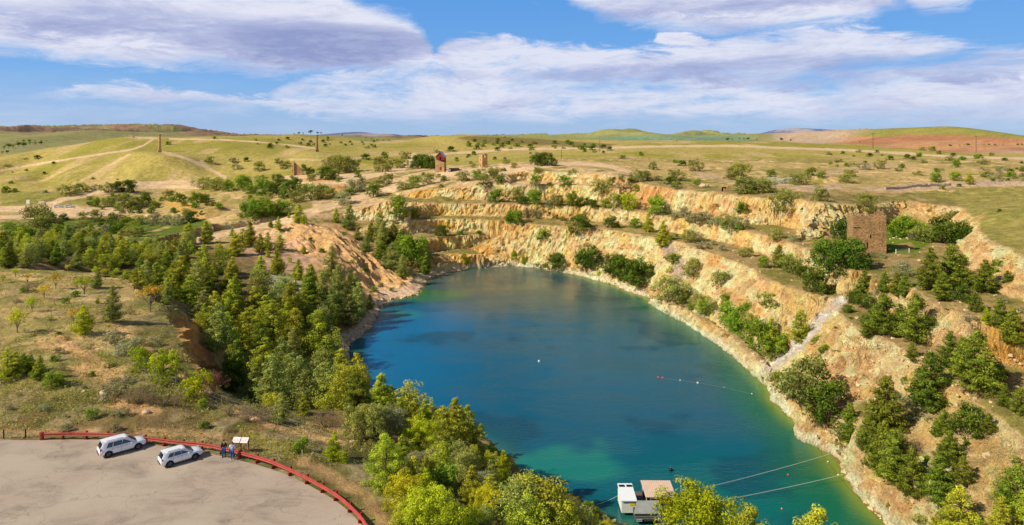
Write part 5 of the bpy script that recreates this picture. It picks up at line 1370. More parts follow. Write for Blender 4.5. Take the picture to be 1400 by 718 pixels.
def proto_round(seed, mat, wide=.5, base=.18, leaf=.03, ncl=46, dens=1.0, lobes=5, gap=.0, trunk=.03, cr=.11):
    """broad, uneven crown: several lobes carrying clumps on their outsides"""
    g = np.random.default_rng(seed); br = MB(); C_, R_ = [], []
    br.tube([(0, 0, -.04), (g.normal(0, .02), g.normal(0, .02), base + .05)], [trunk, trunk * .7], 6)
    L_ = []
    for i in range(lobes):
        a = 6.28 * i / lobes + g.uniform(-.4, .4); rr = wide * g.uniform(.32, .62) if i else 0
        zc = base + (1 - base) * (g.uniform(.35, .6) if i else .62); lr = (1 - base) * g.uniform(.26, .36)
        L_.append((np.array([rr * math.cos(a), rr * math.sin(a), zc]), np.array([wide * g.uniform(.36, .5), wide * g.uniform(.36, .5), lr])))
        br.tube([(0, 0, base * .6), tuple(L_[-1][0] * .6 + np.array([0, 0, base * .3])), tuple(L_[-1][0])], [trunk * .6, trunk * .35, trunk * .12], 4, False)
    for c, r in L_:
        for k in range(ncl // lobes * 2):
            d = g.normal(0, 1, 3); d /= np.linalg.norm(d)
            if d[2] < -.55 or g.uniform() < gap: continue
            p = c + d * r * g.uniform(.7, 1.02)
            if base < .15: p[2] = (p[2] - .5) * 1.25 + .5 if p[2] < .5 else p[2]
            if p[2] < base * .6 - .02 or p[2] > 1.0: continue
            C_.append(p); R_.append(cr * g.uniform(.6, 1.25))
    if base < .15:                                   # foliage down to the ground
        for k in range(int(ncl * .45)):
            a = g.uniform(0, 6.28); rr = wide * g.uniform(.35, .80)
            C_.append(np.array([rr * math.cos(a), rr * math.sin(a), g.uniform(.06, .30)])); R_.append(cr * g.uniform(.7, 1.2))
    P, Nn, T = clump_cloud(np.array(C_), np.array(R_), 2600 * dens, g, .8)
    P[:, 2] = np.maximum(P[:, 2], -.02)
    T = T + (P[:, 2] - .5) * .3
    return leaves_mesh('crown', P, Nn, leaf, T, mat, .7, seed), br
def proto_bare(seed, mat, wide=.5, dens=1.0):
    g = np.random.default_rng(seed); br = MB(); P, T = [], []
    for i in range(26):
        a = g.uniform(0, 6.28); r = wide * g.uniform(.2, 1); z = g.uniform(.5, 1) * (1 - .35 * (r / wide) ** 2)
        m1 = (r * .4 * math.cos(a), r * .4 * math.sin(a), z * .5); e1 = (r * math.cos(a), r * math.sin(a), z)
        br.tube([(0, 0, -.03), m1, e1], [.014, .009, .003], 4, False)
        for k in range(5):
            q = [m1[j] + (e1[j] - m1[j]) * g.uniform(.2, 1) for j in range(3)]; f = [q[j] + g.normal(0, .10) for j in range(3)]
            br.tube([q, f], [.005, .002], 3, False)
            for _ in range(int(14 * dens)): P.append([f[j] + g.normal(0, .045) for j in range(3)]); T.append(g.uniform(0, 1))
    P = np.array(P); P[:, 2] = np.abs(P[:, 2])
    Nn = g.normal(0, 1, P.shape)
    return leaves_mesh('crown', P, Nn, .022, np.array(T), mat, .35, seed), br

PROTO = {}
def reg(kind, name, nice, cat, items, trunkmat=M_bark): 
    L_ = []
    for me, br in items:
        tm = bpy.data.meshes.new('trunk'); tm.from_pydata(br.v, [], br.f); tm.materials.append(trunkmat); L_.append((me, tm))
    PROTO[kind] = (name, nice, cat, L_)
reg('pine', 'pine_tree', 'yellow-green conical pine', 'pine tree', [proto_pine(1, ML['pine'], .30), proto_pine(2, ML['pine'], .26, whorls=13, ragged=.4), proto_pine(3, ML['pine'], .34, whorls=12, ragged=.35), proto_pine(21, ML['pine'], .38, whorls=10, ragged=.5)])
reg('dpine', 'pine_tree', 'dark green layered pine', 'pine tree', [proto_pine(4, ML['dpine'], .30, dens=1.2), proto_pine(5, ML['dpine'], .36, whorls=13, ragged=.3, dens=1.1), proto_pine(6, ML['dpine'], .25)])
reg('gpine', 'pine_tree', 'grey-green feathery pine', 'pine tree', [proto_pine(7, ML['gpine'], .32, dens=.8, ragged=.45), proto_pine(8, ML['gpine'], .27, dens=.8, ragged=.35)])
reg('bpine', 'pine_tree', 'broad irregular pine', 'pine tree', [proto_round(9, ML['pine'], .42, .08, .017, 90, 2.2, 7, .1, .02, .085), proto_round(10, ML['pine'], .36, .06, .017, 90, 2.2, 6, .1, .02, .085), proto_round(22, ML['gpine'], .38, .06, .017, 90, 2.2, 7, .15, .02, .085)])
reg('npine', 'pine_tree', 'large rounded light pine', 'pine tree', [proto_round(11, ML['lime'], .43, .02, .0105, 250, 6.5, 9, .0, .02, .062), proto_pine(31, ML['pine'], .38, .011, 18, 2.2, .35)])
reg('green', 'leafy_tree', 'fresh green leafy tree', 'tree', [proto_round(12, ML['green'], .62, .0, ncl=60), proto_round(13, ML['green'], .54, .0, ncl=60)])
reg('dark', 'leafy_tree', 'dark green dense tree', 'tree', [proto_round(14, ML['dark'], .62, .0, dens=1.2, ncl=60), proto_round(15, ML['dark'], .58, .0, dens=1.2, ncl=60)])
reg('olive', 'olive_tree', 'olive green rounded tree', 'tree', [proto_round(16, ML['olive'], .68, .0, ncl=60), proto_round(17, ML['olive'], .60, .03, gap=.1, ncl=60), proto_round(18, ML['olive'], .78, .0, ncl=64)])
reg('shrub', 'shrub', 'low green shrub', 'shrub', [proto_round(19, ML['olive'], .85, .0, .05, 26, .6, 4, 0, .02, .16), proto_round(20, ML['green'], .8, .0, .05, 26, .6, 4, 0, .02, .16), proto_round(24, ML['dark'], .8, .0, .05, 26, .6, 4, 0, .02, .16)])
reg('grey', 'grey_shrub', 'grey-green shrub', 'shrub', [proto_round(25, ML['grey'], .80, .0, .04, 30, .8, 5, .1, .02, .14), proto_round(26, ML['grey'], .65, .0, .035, 40, .9, 5, .1, .02, .12)])
reg('ngrey', 'grey_bush', 'big silvery olive bush', 'bush', [proto_round(27, ML['grey'], .68, .0, .017, 150, 3.6, 8, .0, .02, .085), proto_round(28, ML['olive'], .62, .0, .017, 140, 3.6, 8, .0, .02, .085)])
reg('wattle', 'wattle_bush', 'golden yellow flowering wattle', 'wattle', [proto_round(29, ML['yellow'], .62, .12, .016, 130, 3.8, 7, .15, .025, .085), proto_round(30, ML['yellow'], .7, .10, .016, 130, 3.8, 8, .2, .025, .085)])
reg('orange', 'small_tree', 'small orange tinted tree', 'tree', [proto_round(32, ML['orange'], .45, .35, .028, 40, 1.0, 5, .35, .03, .09)], M_barkg)
reg('ytree', 'small_tree', 'small mustard yellow tree', 'tree', [proto_round(33, ML['lime'], .50, .30, .028, 40, 1.1, 5, .3, .03, .10)], M_barkg)
reg('lime', 'small_pine', 'lime green young pine', 'pine tree', [proto_pine(34, ML['lime'], .36, .022, 10, .8, .4), proto_round(35, ML['lime'], .5, .03, .028, 50, 1.2, 5, .1, .02, .10)])
reg('brown', 'dry_bush', 'brown twiggy bush', 'bush', [proto_bare(36, ML['brown'], .75, 1.6), proto_bare(37, ML['brown'], .6, 1.2)], M_barkg)
reg('red', 'red_bush', 'red brown twiggy bush', 'bush', [proto_bare(38, ML['red'], .62, 2.4)], M_barkg)
reg('white', 'flowering_bush', 'white flowering bush', 'bush', [proto_round(39, ML['white'], 1.1, .0, .05, 26, .6, 5, 0, .02, .16)])
reg('gum', 'gum_tree', 'sparse tall gum tree', 'tree', [proto_round(40, ML['olive'], .42, .35, .03, 36, .9, 5, .35, .02, .10), proto_round(41, ML['dark'], .5, .3, .035, 40, 1, 5, .3, .02, .11)], M_barkg)

PLANTS = []      # (kind, zone, x, y, z, height, px, py)
def plant(kind, zone, px, py, hpx, dz=0.0, ymin=31.0, xy=None):
    x, y, z = hit(px, py, ymin)
    if z < WATER + .3: return
    PLANTS.append((kind, zone, x, y, ground(x, y) - .12, max(hpx * y / F, .5), px, py))
def zone(name, kind_list, ymin=31.0):
    for k, L_ in kind_list.items():
        for t in L_: plant(k, name, t[0], t[1], t[2], 0, ymin)
EXACT = {}
zone('on the steep lower slope at right', {
 'dpine': [(1162,600,58),(1209,602,88),(1186,615,50),(1208,648,74),(1228,657,72),(1250,677,68),(1287,688,66),(1300,636,48),(1292,634,38),(1318,660,38),(1306,643,13),(1292,590,32),(1281,596,24),(1272,560,82),(1247,492,26),(1299,504,52),(1335,535,84),(1320,520,60),(1351,590,27),(1373,556,30),(1395,566,38),(1389,700,68),(1264,663,24)],
 'pine': [(1313,742,78),(1285,745,52),(1368,740,62),(1404,735,66),(1340,745,40)],
 'dark': [(1133,573,56),(1323,594,44),(1364,520,24)], 'olive': [(1102,546,62),(1085,540,38)], 'green': [(1065,527,20),(1118,470,14),(1126,480,12),(1069,484,28),(1239,523,12)],
 'brown': [(1245,625,34),(1232,618,26),(1120,582,12),(1222,660,16)], 'grey': [(1238,568,32),(1186,640,10),(1150,620,9),(1168,640,9)],
 'shrub': [(1268,631,12),(1256,712,14),(1219,693,10),(1333,600,8),(1322,608,8),(1240,681,8),(1148,606,8),(1350,545,9)]})
zone('on the lowest bench of the right bank', {
 'dpine': [(1185,461,30),(1213,457,56),(1230,461,46),(1252,467,68)], 'pine': [(1096,470,48),(1054,472,38)], 'dark': [(1193,447,22),(1159,427,12)], 'shrub': [(1163,436,4),(1054,420,22)],
 'olive': [(943,331,18),(1020,351,15),(948,377,25),(985,391,24)], 'grey': [(953,329,14),(962,340,12),(976,335,8),(988,343,11)], 'green': [(1045,366,16),(925,324,5)]})
zone('on the bench below the large ruin', {
 'dpine': [(1271,396,58),(1290,411,40),(1300,393,60),(1316,393,46),(1345,400,46),(1334,426,29),(1210,395,28),(1226,404,33),(1238,404,33),(1182,408,40),(1065,366,32),(1378,389,20),(1368,449,42),(1386,470,50)],
 'dark': [(1130,363,34),(1150,372,48),(1168,367,40),(1118,400,33),(1168,414,18),(1185,421,20),(1319,412,23),(1099,379,17),(1155,330,30),(1288,332,36),(1315,332,30)],
 'green': [(1125,345,20),(1076,368,22),(1230,323,30),(1250,324,27)], 'olive': [(1088,372,24),(1062,328,18),(1268,330,24),(1302,300,14)], 'grey': [(1200,408,17),(1235,378,24),(1086,330,11),(1332,442,13),(1205,352,9)],
 'brown': [(1248,328,13),(1322,322,22),(1192,352,12)], 'lime': [(1349,443,23),(1358,461,14)], 'shrub': [(1358,376,15),(1362,362,10),(1367,363,9),(1382,399,6),(1387,377,8)]})
zone('at the far wall waterline', {
 'dark': [(764,366,22),(808,367,33),(800,364,18),(848,379,34),(840,375,24),(873,389,37),(862,384,26)], 'lime': [(703,354,14),(716,361,16),(635,363,18),(819,376,9)], 'shrub': [(738,364,8),(749,366,10),(924,360,17),(914,354,9),(916,372,10)],
 'olive': [(914,412,40),(938,412,18),(956,421,23),(977,428,18),(1031,446,25)], 'green': [(946,427,13),(965,428,21),(994,416,18),(998,441,30),(1017,436,26),(1013,459,34),(1038,476,44),(1028,468,30),(1050,486,26),(1006,450,22)]})
zone('on the first bench of the far wall', {
 'green': [(705,307,21),(868,312,15),(697,303,16)], 'dark': [(790,318,28),(837,311,16),(603,323,17)], 'grey': [(726,298,14)], 'pine': [(887,317,25),(908,338,36)], 'shrub': [(751,293,6),(761,299,7),(770,302,8),(775,306,5),(745,327,17),(630,321,8),(655,322,7)]})
zone('on the second bench of the far wall', {
 'olive': [(707,276,20),(760,281,18),(840,282,20),(1001,312,23)], 'green': [(730,280,22),(783,282,21),(793,282,14),(828,284,13),(900,294,27),(678,277,19),(1010,317,12)], 'lime': [(861,287,27)], 'dark': [(804,280,10),(813,284,11),(715,279,12)],
 'grey': [(922,298,10),(935,296,16),(951,303,16),(963,305,18),(983,307,14),(1013,313,17),(750,282,11),(850,283,9)], 'shrub': [(1017,288,17),(767,281,8),(990,308,8),(943,302,9)]})
zone('on the top bench of the far wall', {
 'green': [(732,254,16),(773,254,15)], 'olive': [(826,261,19),(885,247,15),(872,249,19)], 'grey': [(845,257,9),(858,258,9),(900,247,9)], 'shrub': [(871,259,11),(752,254,7),(838,247,8),(850,246,8),(926,258,12),(916,252,12),(862,250,9)]})
zone('on the open plateau behind the quarry', {
 'dark': [(735,226,17),(744,227,20),(755,227,13),(571,230,18),(580,230,20),(589,231,18)], 'olive': [(951,234,18),(893,232,12),(1000,245,18),(1010,246,25),(1018,265,25),(1033,264,23),(1047,263,20),(925,247,17),(528,252,17),(523,235,23),(548,230,15),(555,217,11),(566,257,18),(551,259,12),(586,252,16),(631,248,16),(676,244,18),(661,255,19)],
 'green': [(653,246,15),(684,251,12),(510,269,19),(953,253,9),(735,237,10)], 'shrub': [(834,206,7),(795,204,7),(725,202,6),(923,223,6),(932,227,9),(850,217,7),(876,213,7),(783,237,8),(680,206,6),(648,212,6),(641,214,4),(714,195,4),(730,197,5),(617,207,8),(598,209,6),(525,216,10),(500,218,9)],
 'grey': [(480,263,20),(493,261,15),(471,279,19)]})
zone('on the right hillside above the quarry', {
 'olive': [(1093,253,19),(1161,242,12),(1156,250,13),(1181,288,26),(1076,289,34),(1121,275,21),(1203,231,14),(1347,225,8)], 'green': [(1109,240,12),(1123,243,10),(1280,249,14),(1307,247,13),(1306,229,12),(1055,242,11)], 'pine': [(1326,252,17)],
 'shrub': [(1158,228,7),(1145,228,4),(1288,259,7),(1311,255,5),(1366,289,5),(1275,206,7),(1262,206,6),(1303,214,6),(1334,217,7)], 'grey': [(1180,232,12)], 'white': [(1058,250,9),(1068,251,8),(1080,251,10)]})
zone('around the left plateau tracks', {
 'olive': [(355,234,14),(463,237,26),(455,231,20),(478,236,21),(393,228,9),(405,277,19),(425,273,23),(438,272,21),(450,271,16),(296,260,19),(278,258,18),(95,267,17),(112,263,14),(148,263,15)], 'dark': [(445,245,18),(453,246,15),(163,262,15),(175,263,18),(400,263,22),(378,266,20)],
 'green': [(362,266,22),(388,271,16),(313,262,16),(331,261,22),(343,265,14),(355,293,23),(366,295,23),(388,294,21),(378,294,18),(336,297,21),(347,298,19)], 'grey': [(131,260,9),(320,223,9),(323,232,9)], 'pine': [(409,306,28),(416,306,14),(460,304,19),(380,314,18),(370,311,12),(395,298,7)],
 'shrub': [(381,224,9),(284,223,11),(337,221,7),(9,263,10),(20,263,7),(62,264,5),(230,198,6),(293,190,4),(51,217,6),(8,228,4),(13,227,3)]})
zone('in the green gully at left', {
 'olive': [(130,303,17),(150,283,16),(170,284,21),(183,285,19),(230,275,16),(55,313,34),(60,318,24)], 'green': [(200,281,19),(247,276,13),(270,277,15),(130,283,12),(212,285,11),(278,277,12),(12,325,22),(30,330,22),(80,325,18),(185,318,16),(172,310,14)],
 'grey': [(213,307,18),(228,308,17),(243,307,16),(255,305,15),(120,322,14),(145,320,15)], 'dark': [(262,304,16),(160,318,16)]})
zone('in the shaded gulch behind the spur', {
 'gpine': [(477,314,34),(523,343,40),(520,332,42),(500,346,26),(489,328,17),(535,369,37),(550,381,34)], 'dpine': [(523,356,27),(582,376,31),(548,349,36),(538,335,30),(508,330,26),(560,345,25)], 'green': [(563,363,42),(546,297,30),(567,298,14)]})
zone('on the mauve slope above the left forest', {
 'pine': [(355,346,27),(365,342,25),(382,342,21),(415,347,12),(380,376,36),(355,386,36),(408,383,29),(425,396,35),(283,333,31),(322,350,32),(342,335,32),(332,338,26)], 'lime': [(396,359,9),(318,325,14),(366,352,12),(300,345,14),(404,398,16),(390,394,11)], 'gpine': [(453,386,49),(463,411,48),(480,402,32),(490,436,50),(480,446,44),(455,436,46),(440,410,38),(506,424,22)], 'shrub': [(470,322,6),(500,372,7),(520,392,7),(535,398,6),(440,345,7),(425,330,6),(512,398,8),(480,360,6)]})
zone('on the dry paddock at left', {
 'ytree': [(24,455,37),(44,426,24),(4,387,13),(21,379,14),(115,402,29),(131,378,14)], 'orange': [(76,395,23),(60,408,21),(144,379,13),(205,426,41),(100,443,24),(92,372,12),(38,388,16)], 'gpine': [(155,441,52),(132,394,23)], 'lime': [(115,456,40),(193,507,38),(224,523,50),(266,546,42),(133,415,10)],
 'green': [(90,415,10),(31,400,8),(103,406,10),(126,571,14),(276,557,13),(71,528,21),(81,528,13)], 'grey': [(156,470,22),(172,482,22),(190,472,15),(210,472,13),(140,441,10),(157,589,13),(160,541,28),(120,477,9)], 'brown': [(178,430,12),(190,552,30),(207,553,24),(238,555,18),(312,568,17),(338,577,26),(50,393,9),(38,398,14),(176,551,20),(222,556,16),(180,476,12)],
 'pine': [(12,519,44),(20,514,34),(53,518,33),(42,510,26)], 'dpine': [(33,509,27)], 'red': [(293,538,33)], 'gpine2': []} if False else {
 'ytree': [(24,455,37),(44,426,24),(4,387,13),(21,379,14),(115,402,29),(131,378,14)], 'orange': [(76,395,23),(60,408,21),(144,379,13),(205,426,41),(100,443,24),(92,372,12),(38,388,16)], 'gpine': [(155,441,52),(132,394,23)], 'lime': [(115,456,40),(193,507,38),(224,523,50),(266,546,42),(133,415,10)],
 'green': [(90,415,10),(31,400,8),(103,406,10),(126,571,14),(276,557,13),(71,528,21),(81,528,13)], 'grey': [(156,470,22),(172,482,22),(190,472,15),(210,472,13),(140,441,10),(157,589,13),(160,541,28),(120,477,9)], 'brown': [(178,430,12),(190,552,30),(207,553,24),(238,555,18),(312,568,17),(338,577,26),(50,393,9),(38,398,14),(176,551,20),(222,556,16),(180,476,12)],
 'pine': [(12,519,44),(20,514,34),(53,518,33),(42,510,26)], 'dpine': [(33,509,27)], 'red': [(293,538,33)]})
zone('along the pit edge below the carpark', {
 'gpine': [(348,551,50),(384,578,42)], 'brown': [(378,578,30),(443,584,28),(360,576,22)], 'pine': [(415,567,28),(484,548,42),(545,592,48),(563,593,44),(580,592,46),(606,608,54),(625,608,64),(640,602,48)], 'bpine': [(600,648,46),(640,652,46),(670,645,30),(705,722,80),(720,742,70),(743,737,96),(762,747,74),(783,752,66)],
 'green': [(412,618,22),(804,702,16),(637,742,34)], 'dark': [(804,704,17),(828,706,22),(816,706,14)], 'lime': [(455,629,40),(469,633,20)], 'ngrey': [(502,602,58),(530,599,46),(568,644,30),(660,670,28)], 'npine': [(528,667,74)],
 'wattle': [(571,611,17),(552,697,52),(592,738,80),(661,706,46),(700,690,28),(625,742,52)], 'grey': [(779,737,50),(588,634,20),(715,700,34)]})
def plant_top(kind, zone_, px, Y, top):
    x = (px - CX) / F * Y; z = ground(x, Y); py = HZ + F * (H - z) / Y
    PLANTS.append((kind, zone_, x, Y, z - .12, (py - top) * Y / F, px, py))
plant_top('npine', 'on the near bank beside the dive pontoon', 961, 73, 652)
plant_top('npine', 'on the near bank beside the dive pontoon', 1027, 68, 694)
plant_top('npine', 'on the near bank beside the dive pontoon', 1114, 66, 699)
# the continuous stand of pines on the left bank: planted by spacing over the slope
fr = random.Random(11)
occ = [(p[2], p[3]) for p in PLANTS]
forest_px = [(196,396),(240,372),(262,352),(300,352),(335,372),(350,390),(395,408),(425,408),(445,392),(490,402),(508,420),(500,440),(478,462),(468,476),(476,500),(492,545),(560,585),(520,588),(440,575),(360,552),(310,535),(280,505),(268,480),(250,445),(228,420)]
upper_px = [(0,345),(40,336),(100,330),(150,336),(185,346),(230,345),(262,330),(275,345),(262,365),(235,392),(190,385),(120,368),(60,366),(0,368)]
def fill(poly_, kinds, zone_, n, hmin, hmax, space, ymin, hidden=False):
    xs = [p[0] for p in poly_]; ys = [p[1] for p in poly_]; c = 0
    for _ in range(n):
        px, py = fr.uniform(min(xs), max(xs)), fr.uniform(min(ys), max(ys))
        if not in_poly(np.array([px]), np.array([py]), poly_)[0]: continue
        x, y, z = hit(px, py, ymin)
        if z < WATER + 1.2: continue
        if any((x - a) ** 2 + (y - b) ** 2 < space ** 2 for a, b in occ): continue
        occ.append((x, y)); PLANTS.append((fr.choice(kinds), zone_, x, y, z - .15, fr.uniform(hmin, hmax) * (.55 if py > 690 and px < 840 else 1), px, py)); c += 1
    print('fill', zone_, c)
fill(upper_px, ['pine', 'pine', 'dpine', 'bpine', 'gpine', 'bpine'], 'in the upper belt of the left forest', 900, 4.5, 8, 4.4, 140)
# world-space planting over the bank itself
def bank_fill():
    c = 0
    for _ in range(5200):
        x, y = fr.uniform(-98, -3), fr.uniform(86, 215)
        if x > -0.415 * (y - 145) - 31 + 30 * (y < 150) and y >= 150: pass
        z = ground(x, y)
        if z < WATER + 1.0 or z > -2.6: continue
        px = CX + F * x / y; py = HZ + F * (H - z) / y
        if px < 150 or py < (372 if px < 320 else 398) or px > 660: continue
        if x > 2: continue
        if in_poly(np.array([px]), np.array([py]), [(340,366),(400,366),(430,384),(440,404),(400,412),(350,392)])[0]: continue
        if y > 222: continue
        if seg_dist(np.array([x]), np.array([y]), [(p[0], p[1]) for p in RIM[2:9]])[0] < 7.5: continue
        k = 5.1 if z > -14 else 4.6
        if any((x - a) ** 2 + (y - b) ** 2 < k ** 2 for a, b in occ): continue
        hgt = fr.uniform(5.2, 10.0)
        if y > 150 and seg_dist(np.array([x]), np.array([y]), SH2, True)[0] < 6.0: continue
        if px > 560: hgt *= .6
        if z > -5: hgt *= .7
        occ.append((x, y)); c += 1
        PLANTS.append((fr.choice(['pine', 'pine', 'bpine', 'gpine', 'dpine', 'pine', 'gpine', 'pine']), 'in the dense left bank stand', x, y, z - .2, hgt, px, py))
    print('bank', c)
bank_fill()
fill([(330,228),(400,226),(440,236),(520,240),(520,262),(470,275),(330,300),(320,262)], ['olive', 'dark', 'green', 'olive'], 'around the left plateau tracks', 46, 2.5, 5.5, 6, 230)
fill([(120,268),(215,270),(300,272),(300,300),(200,296),(120,290)], ['green', 'olive', 'green', 'dark'], 'in the green gully at left', 60, 2, 4.2, 4.5, 230)
fill([(560,222),(720,224),(720,234),(690,252),(560,262)], ['olive', 'dark'], 'on the open plateau behind the quarry', 16, 2, 4, 6, 230)
fill([(690,655),(740,690),(830,722),(830,770),(560,770),(545,718),(530,690),(520,650),(560,612),(650,615)], ['bpine', 'bpine', 'pine', 'wattle', 'ngrey', 'lime', 'green', 'pine', 'gpine', 'pine'], 'along the pit edge below the carpark', 700, 2.0, 4.2, 2.3, 50)
fill([(60,300),(160,298),(200,308),(190,325),(100,335),(0,340),(0,322)], ['green', 'olive', 'shrub', 'dark'], 'in the green gully at left', 90, 2.5, 5, 4.2, 200)
fill([(520,224),(640,212),(700,208),(860,205),(860,214),(700,224)], ['shrub'], 'scattered over the far slopes', 14, 1.5, 3, 12, 350)
fill([(640,190),(800,196),(840,206),(640,205)], ['shrub'], 'scattered over the far slopes', 110, 2.5, 5.5, 12, 450)
fill([(350,188),(520,190),(520,204),(350,204)], ['shrub'], 'scattered over the far slopes', 60, 2, 4, 12, 450)
fill([(1130,206),(1400,212),(1400,250),(1240,240),(1130,225)], ['shrub'], 'scattered over the far slopes', 70, 1.5, 3.5, 7, 300)
fill([(1335,228),(1400,232),(1400,250),(1345,248)], ['shrub', 'grey', 'brown'], 'scattered over the far slopes', 60, 1.2, 2.6, 3, 200)
fill([(0,196),(70,200),(180,250),(0,262)], ['shrub'], 'scattered over the far slopes', 20, 1.5, 3, 10, 350)
fill([(900,262),(1050,274),(1180,282),(1050,300),(930,290)], ['shrub', 'grey'], 'on the right hillside above the quarry', 18, 1.0, 2.2, 4, 200)
fill([(1060,395),(1150,420),(1240,500),(1400,600),(1400,718),(1230,718),(1060,540)], ['shrub', 'grey', 'brown'], 'on the steep lower slope at right', 70, .6, 1.5, 3.2, 60)
fill([(1270,400),(1400,360),(1400,430),(1300,420)], ['shrub', 'grey'], 'on the bench below the large ruin', 26, .8, 1.6, 3, 90)
fill([(0,380),(200,400),(230,480),(330,566),(380,600),(240,592),(0,588)], ['grey', 'brown', 'brown', 'shrub'], 'on the dry paddock at left', 110, .5, 1.2, 2.6, 66)
for i, (x, y, h_) in enumerate([(402, 184.5, 3.4), (409, 184, 4.2), (414.5, 184, 4), (425, 184, 7), (434, 184, 4.5), (439, 184, 4.5)]): plant('gum', 'on the skyline behind the brown chimney', x, y + .5, h_, 0, 600)
for x, y, h_ in [(6,206,8),(12,204,8),(18,205,9),(26,202,8),(33,203,9),(40,200,8),(48,200,7),(56,199,6),(24,196,4),(32,195,4),(40,195,4.5),(48,195,4),(56,195,4),(64,195,4),(3,212,7),(10,211,6)]: plant('gum', 'in the distant valley at far left', x, y, h_, 0, 700)
for x, y, h_ in [(995,194,6),(1001,194,6),(1011,193,6),(1017,193,6),(1023,193,5.5),(1035,193,4),(1068,194,6),(1081,194,4),(925,195,4),(946,193,3),(1345,200,4),(1352,200,4),(1360,200,3.5),(1371,200,4),(1392,200,4),(1397,200,4),(1299,202,5),(1312,201,4),(1323,201,5.5),(1318,201,4),(1175,196,3)]: plant('gum', 'along the horizon at right', x, y, h_, 0, 500)
for x, y, h_ in [(500,190,3),(508,191,3),(516,193,3.5),(524,193,3),(532,193,3),(468,186,3),(690,189,3),(697,189,3)]: plant('gum', 'along the central skyline', x, y + .6, h_, 0, 600)

# ---- plant them: an empty carrying crown and trunk, copies share their meshes
ORD = ['first', 'second', 'third', 'fourth', 'fifth', 'sixth', 'seventh', 'eighth', 'ninth', 'tenth', 'eleventh', 'twelfth', 'thirteenth', 'fourteenth', 'fifteenth', 'sixteenth', 'seventeenth', 'eighteenth', 'nineteenth', 'twentieth']
from collections import defaultdict
fam = defaultdict(list)
for i, p in enumerate(PLANTS): fam[(PROTO[p[0]][1], p[1])].append(i)
labels = {}; shared = {}
for (nice, zn), ids in fam.items():
    ids.sort(key=lambda i: PLANTS[i][6])
    n = len(ids)
    for k, i in enumerate(ids):
        if n == 1: labels[i] = 'the only %s %s' % (nice, zn)
        elif n == 2: labels[i] = '%s %s, %s of two' % (nice, zn, ('left', 'right')[k])
        elif n <= 20:
            labels[i] = '%s %s, %s' % (nice if len(nice.split()) < 5 else nice.replace('rounded ', '').replace('low ', ''), zn, 'leftmost' if k == 0 else 'rightmost' if k == n - 1 else ORD[k] + ' from the left')
        else: labels[i] = '%s %s' % (nice, zn)
        shared[i] = '%ss %s' % (nice, zn)
tr_rng = random.Random(5)
for i, (kind, zn, x, y, z, h_, px, py) in enumerate(PLANTS):
    name, nice, cat, items = PROTO[kind]
    cm, tm = items[tr_rng.randrange(len(items))] if len(items) > 1 else items[0]
    if kind == 'npine': cm, tm = items[0 if 900 < px < 1000 else 1]
    root = bpy.data.objects.new(name, None); COL.objects.link(root)
    root.location = (x, y, z); root.rotation_euler = (tr_rng.uniform(-.05, .05), tr_rng.uniform(-.05, .05), tr_rng.uniform(0, 6.28))
    sx = h_ * tr_rng.uniform(.88, 1.15) * (1.12 if kind in ('olive', 'green', 'dark', 'grey') else 1.12 if 'pine' in kind else 1.0); root.scale = (sx, sx, h_ * (1.1 if kind in ('olive', 'green', 'dark') else 1.0))
    root['label'] = ' '.join(labels[i].split()[:16]); root['category'] = cat; root['group'] = shared[i]
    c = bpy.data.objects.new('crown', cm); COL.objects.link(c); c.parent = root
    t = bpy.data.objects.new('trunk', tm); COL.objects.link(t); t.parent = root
print('plants', len(PLANTS))

# ---- grass tufts and litter over the near ground (nobody could count them)
def tufts(name, label, region_f, n, size, mat, seed, cat='grass'):
    g = np.random.default_rng(seed); P = []
    tries = 0
    while len(P) < n and tries < n * 14:
        tries += 1
        x, y = region_f(g); z = ground(x, y)
        if z is None: continue
        P.append((x, y, z))
    P = np.array(P); k = 7
    base = np.repeat(P, k, 0); off = g.normal(0, size * .55, base.shape); off[:, 2] = np.abs(off[:, 2]) * .8
    me = leaves_mesh(name, base + off, g.normal(0, 1, base.shape), size * .34, np.repeat(g.uniform(0, 1, len(P)), k), mat, .3, seed)
    o = bpy.data.objects.new(name, me); COL.objects.link(o); o['label'] = label; o['category'] = cat; o['kind'] = 'stuff'
pk_poly = [(p[0], p[1]) for p in CP]
def reg_paddock(g):
    for _ in range(60):
        y = g.uniform(66, 150); x = g.uniform(-.80 * y, -2)
        if fbm(np.array([x / 7]), np.array([y / 7]), None, s=77, o=2)[0] < g.uniform(-.5, .3): continue
        z = ground(x, y)
        if z < -4: continue
        if in_poly(np.array([x]), np.array([y]), PARK)[0] or (abs(z + .03) < .002): continue
        return x, y
    return -60, 90
tufts('dry_grass_tufts', 'dry grass tufts and low weeds over the paddock slope', reg_paddock, 8000, .26, leaf_mat('straw', (150, 134, 84), (206, 186, 130)), 71)
tufts('low_scrub', 'dull olive low scrub patches over the paddock slope', reg_paddock, 2600, .55, ML['olive'], 72, 'scrub')
def reg_bench(g):
    for _ in range(80):
        px = g.uniform(560, 1400); py = g.uniform(236, 700)
        x, y, z = hit(px, py, 60)
        if z < WATER + 1.5 or y > 420: continue
        return x, y
    return 80, 140
tufts('bench_scrub', 'sparse low scrub and weeds dotting the quarry benches and slopes', reg_bench, 5200, .42, ML['olive'], 73, 'scrub')

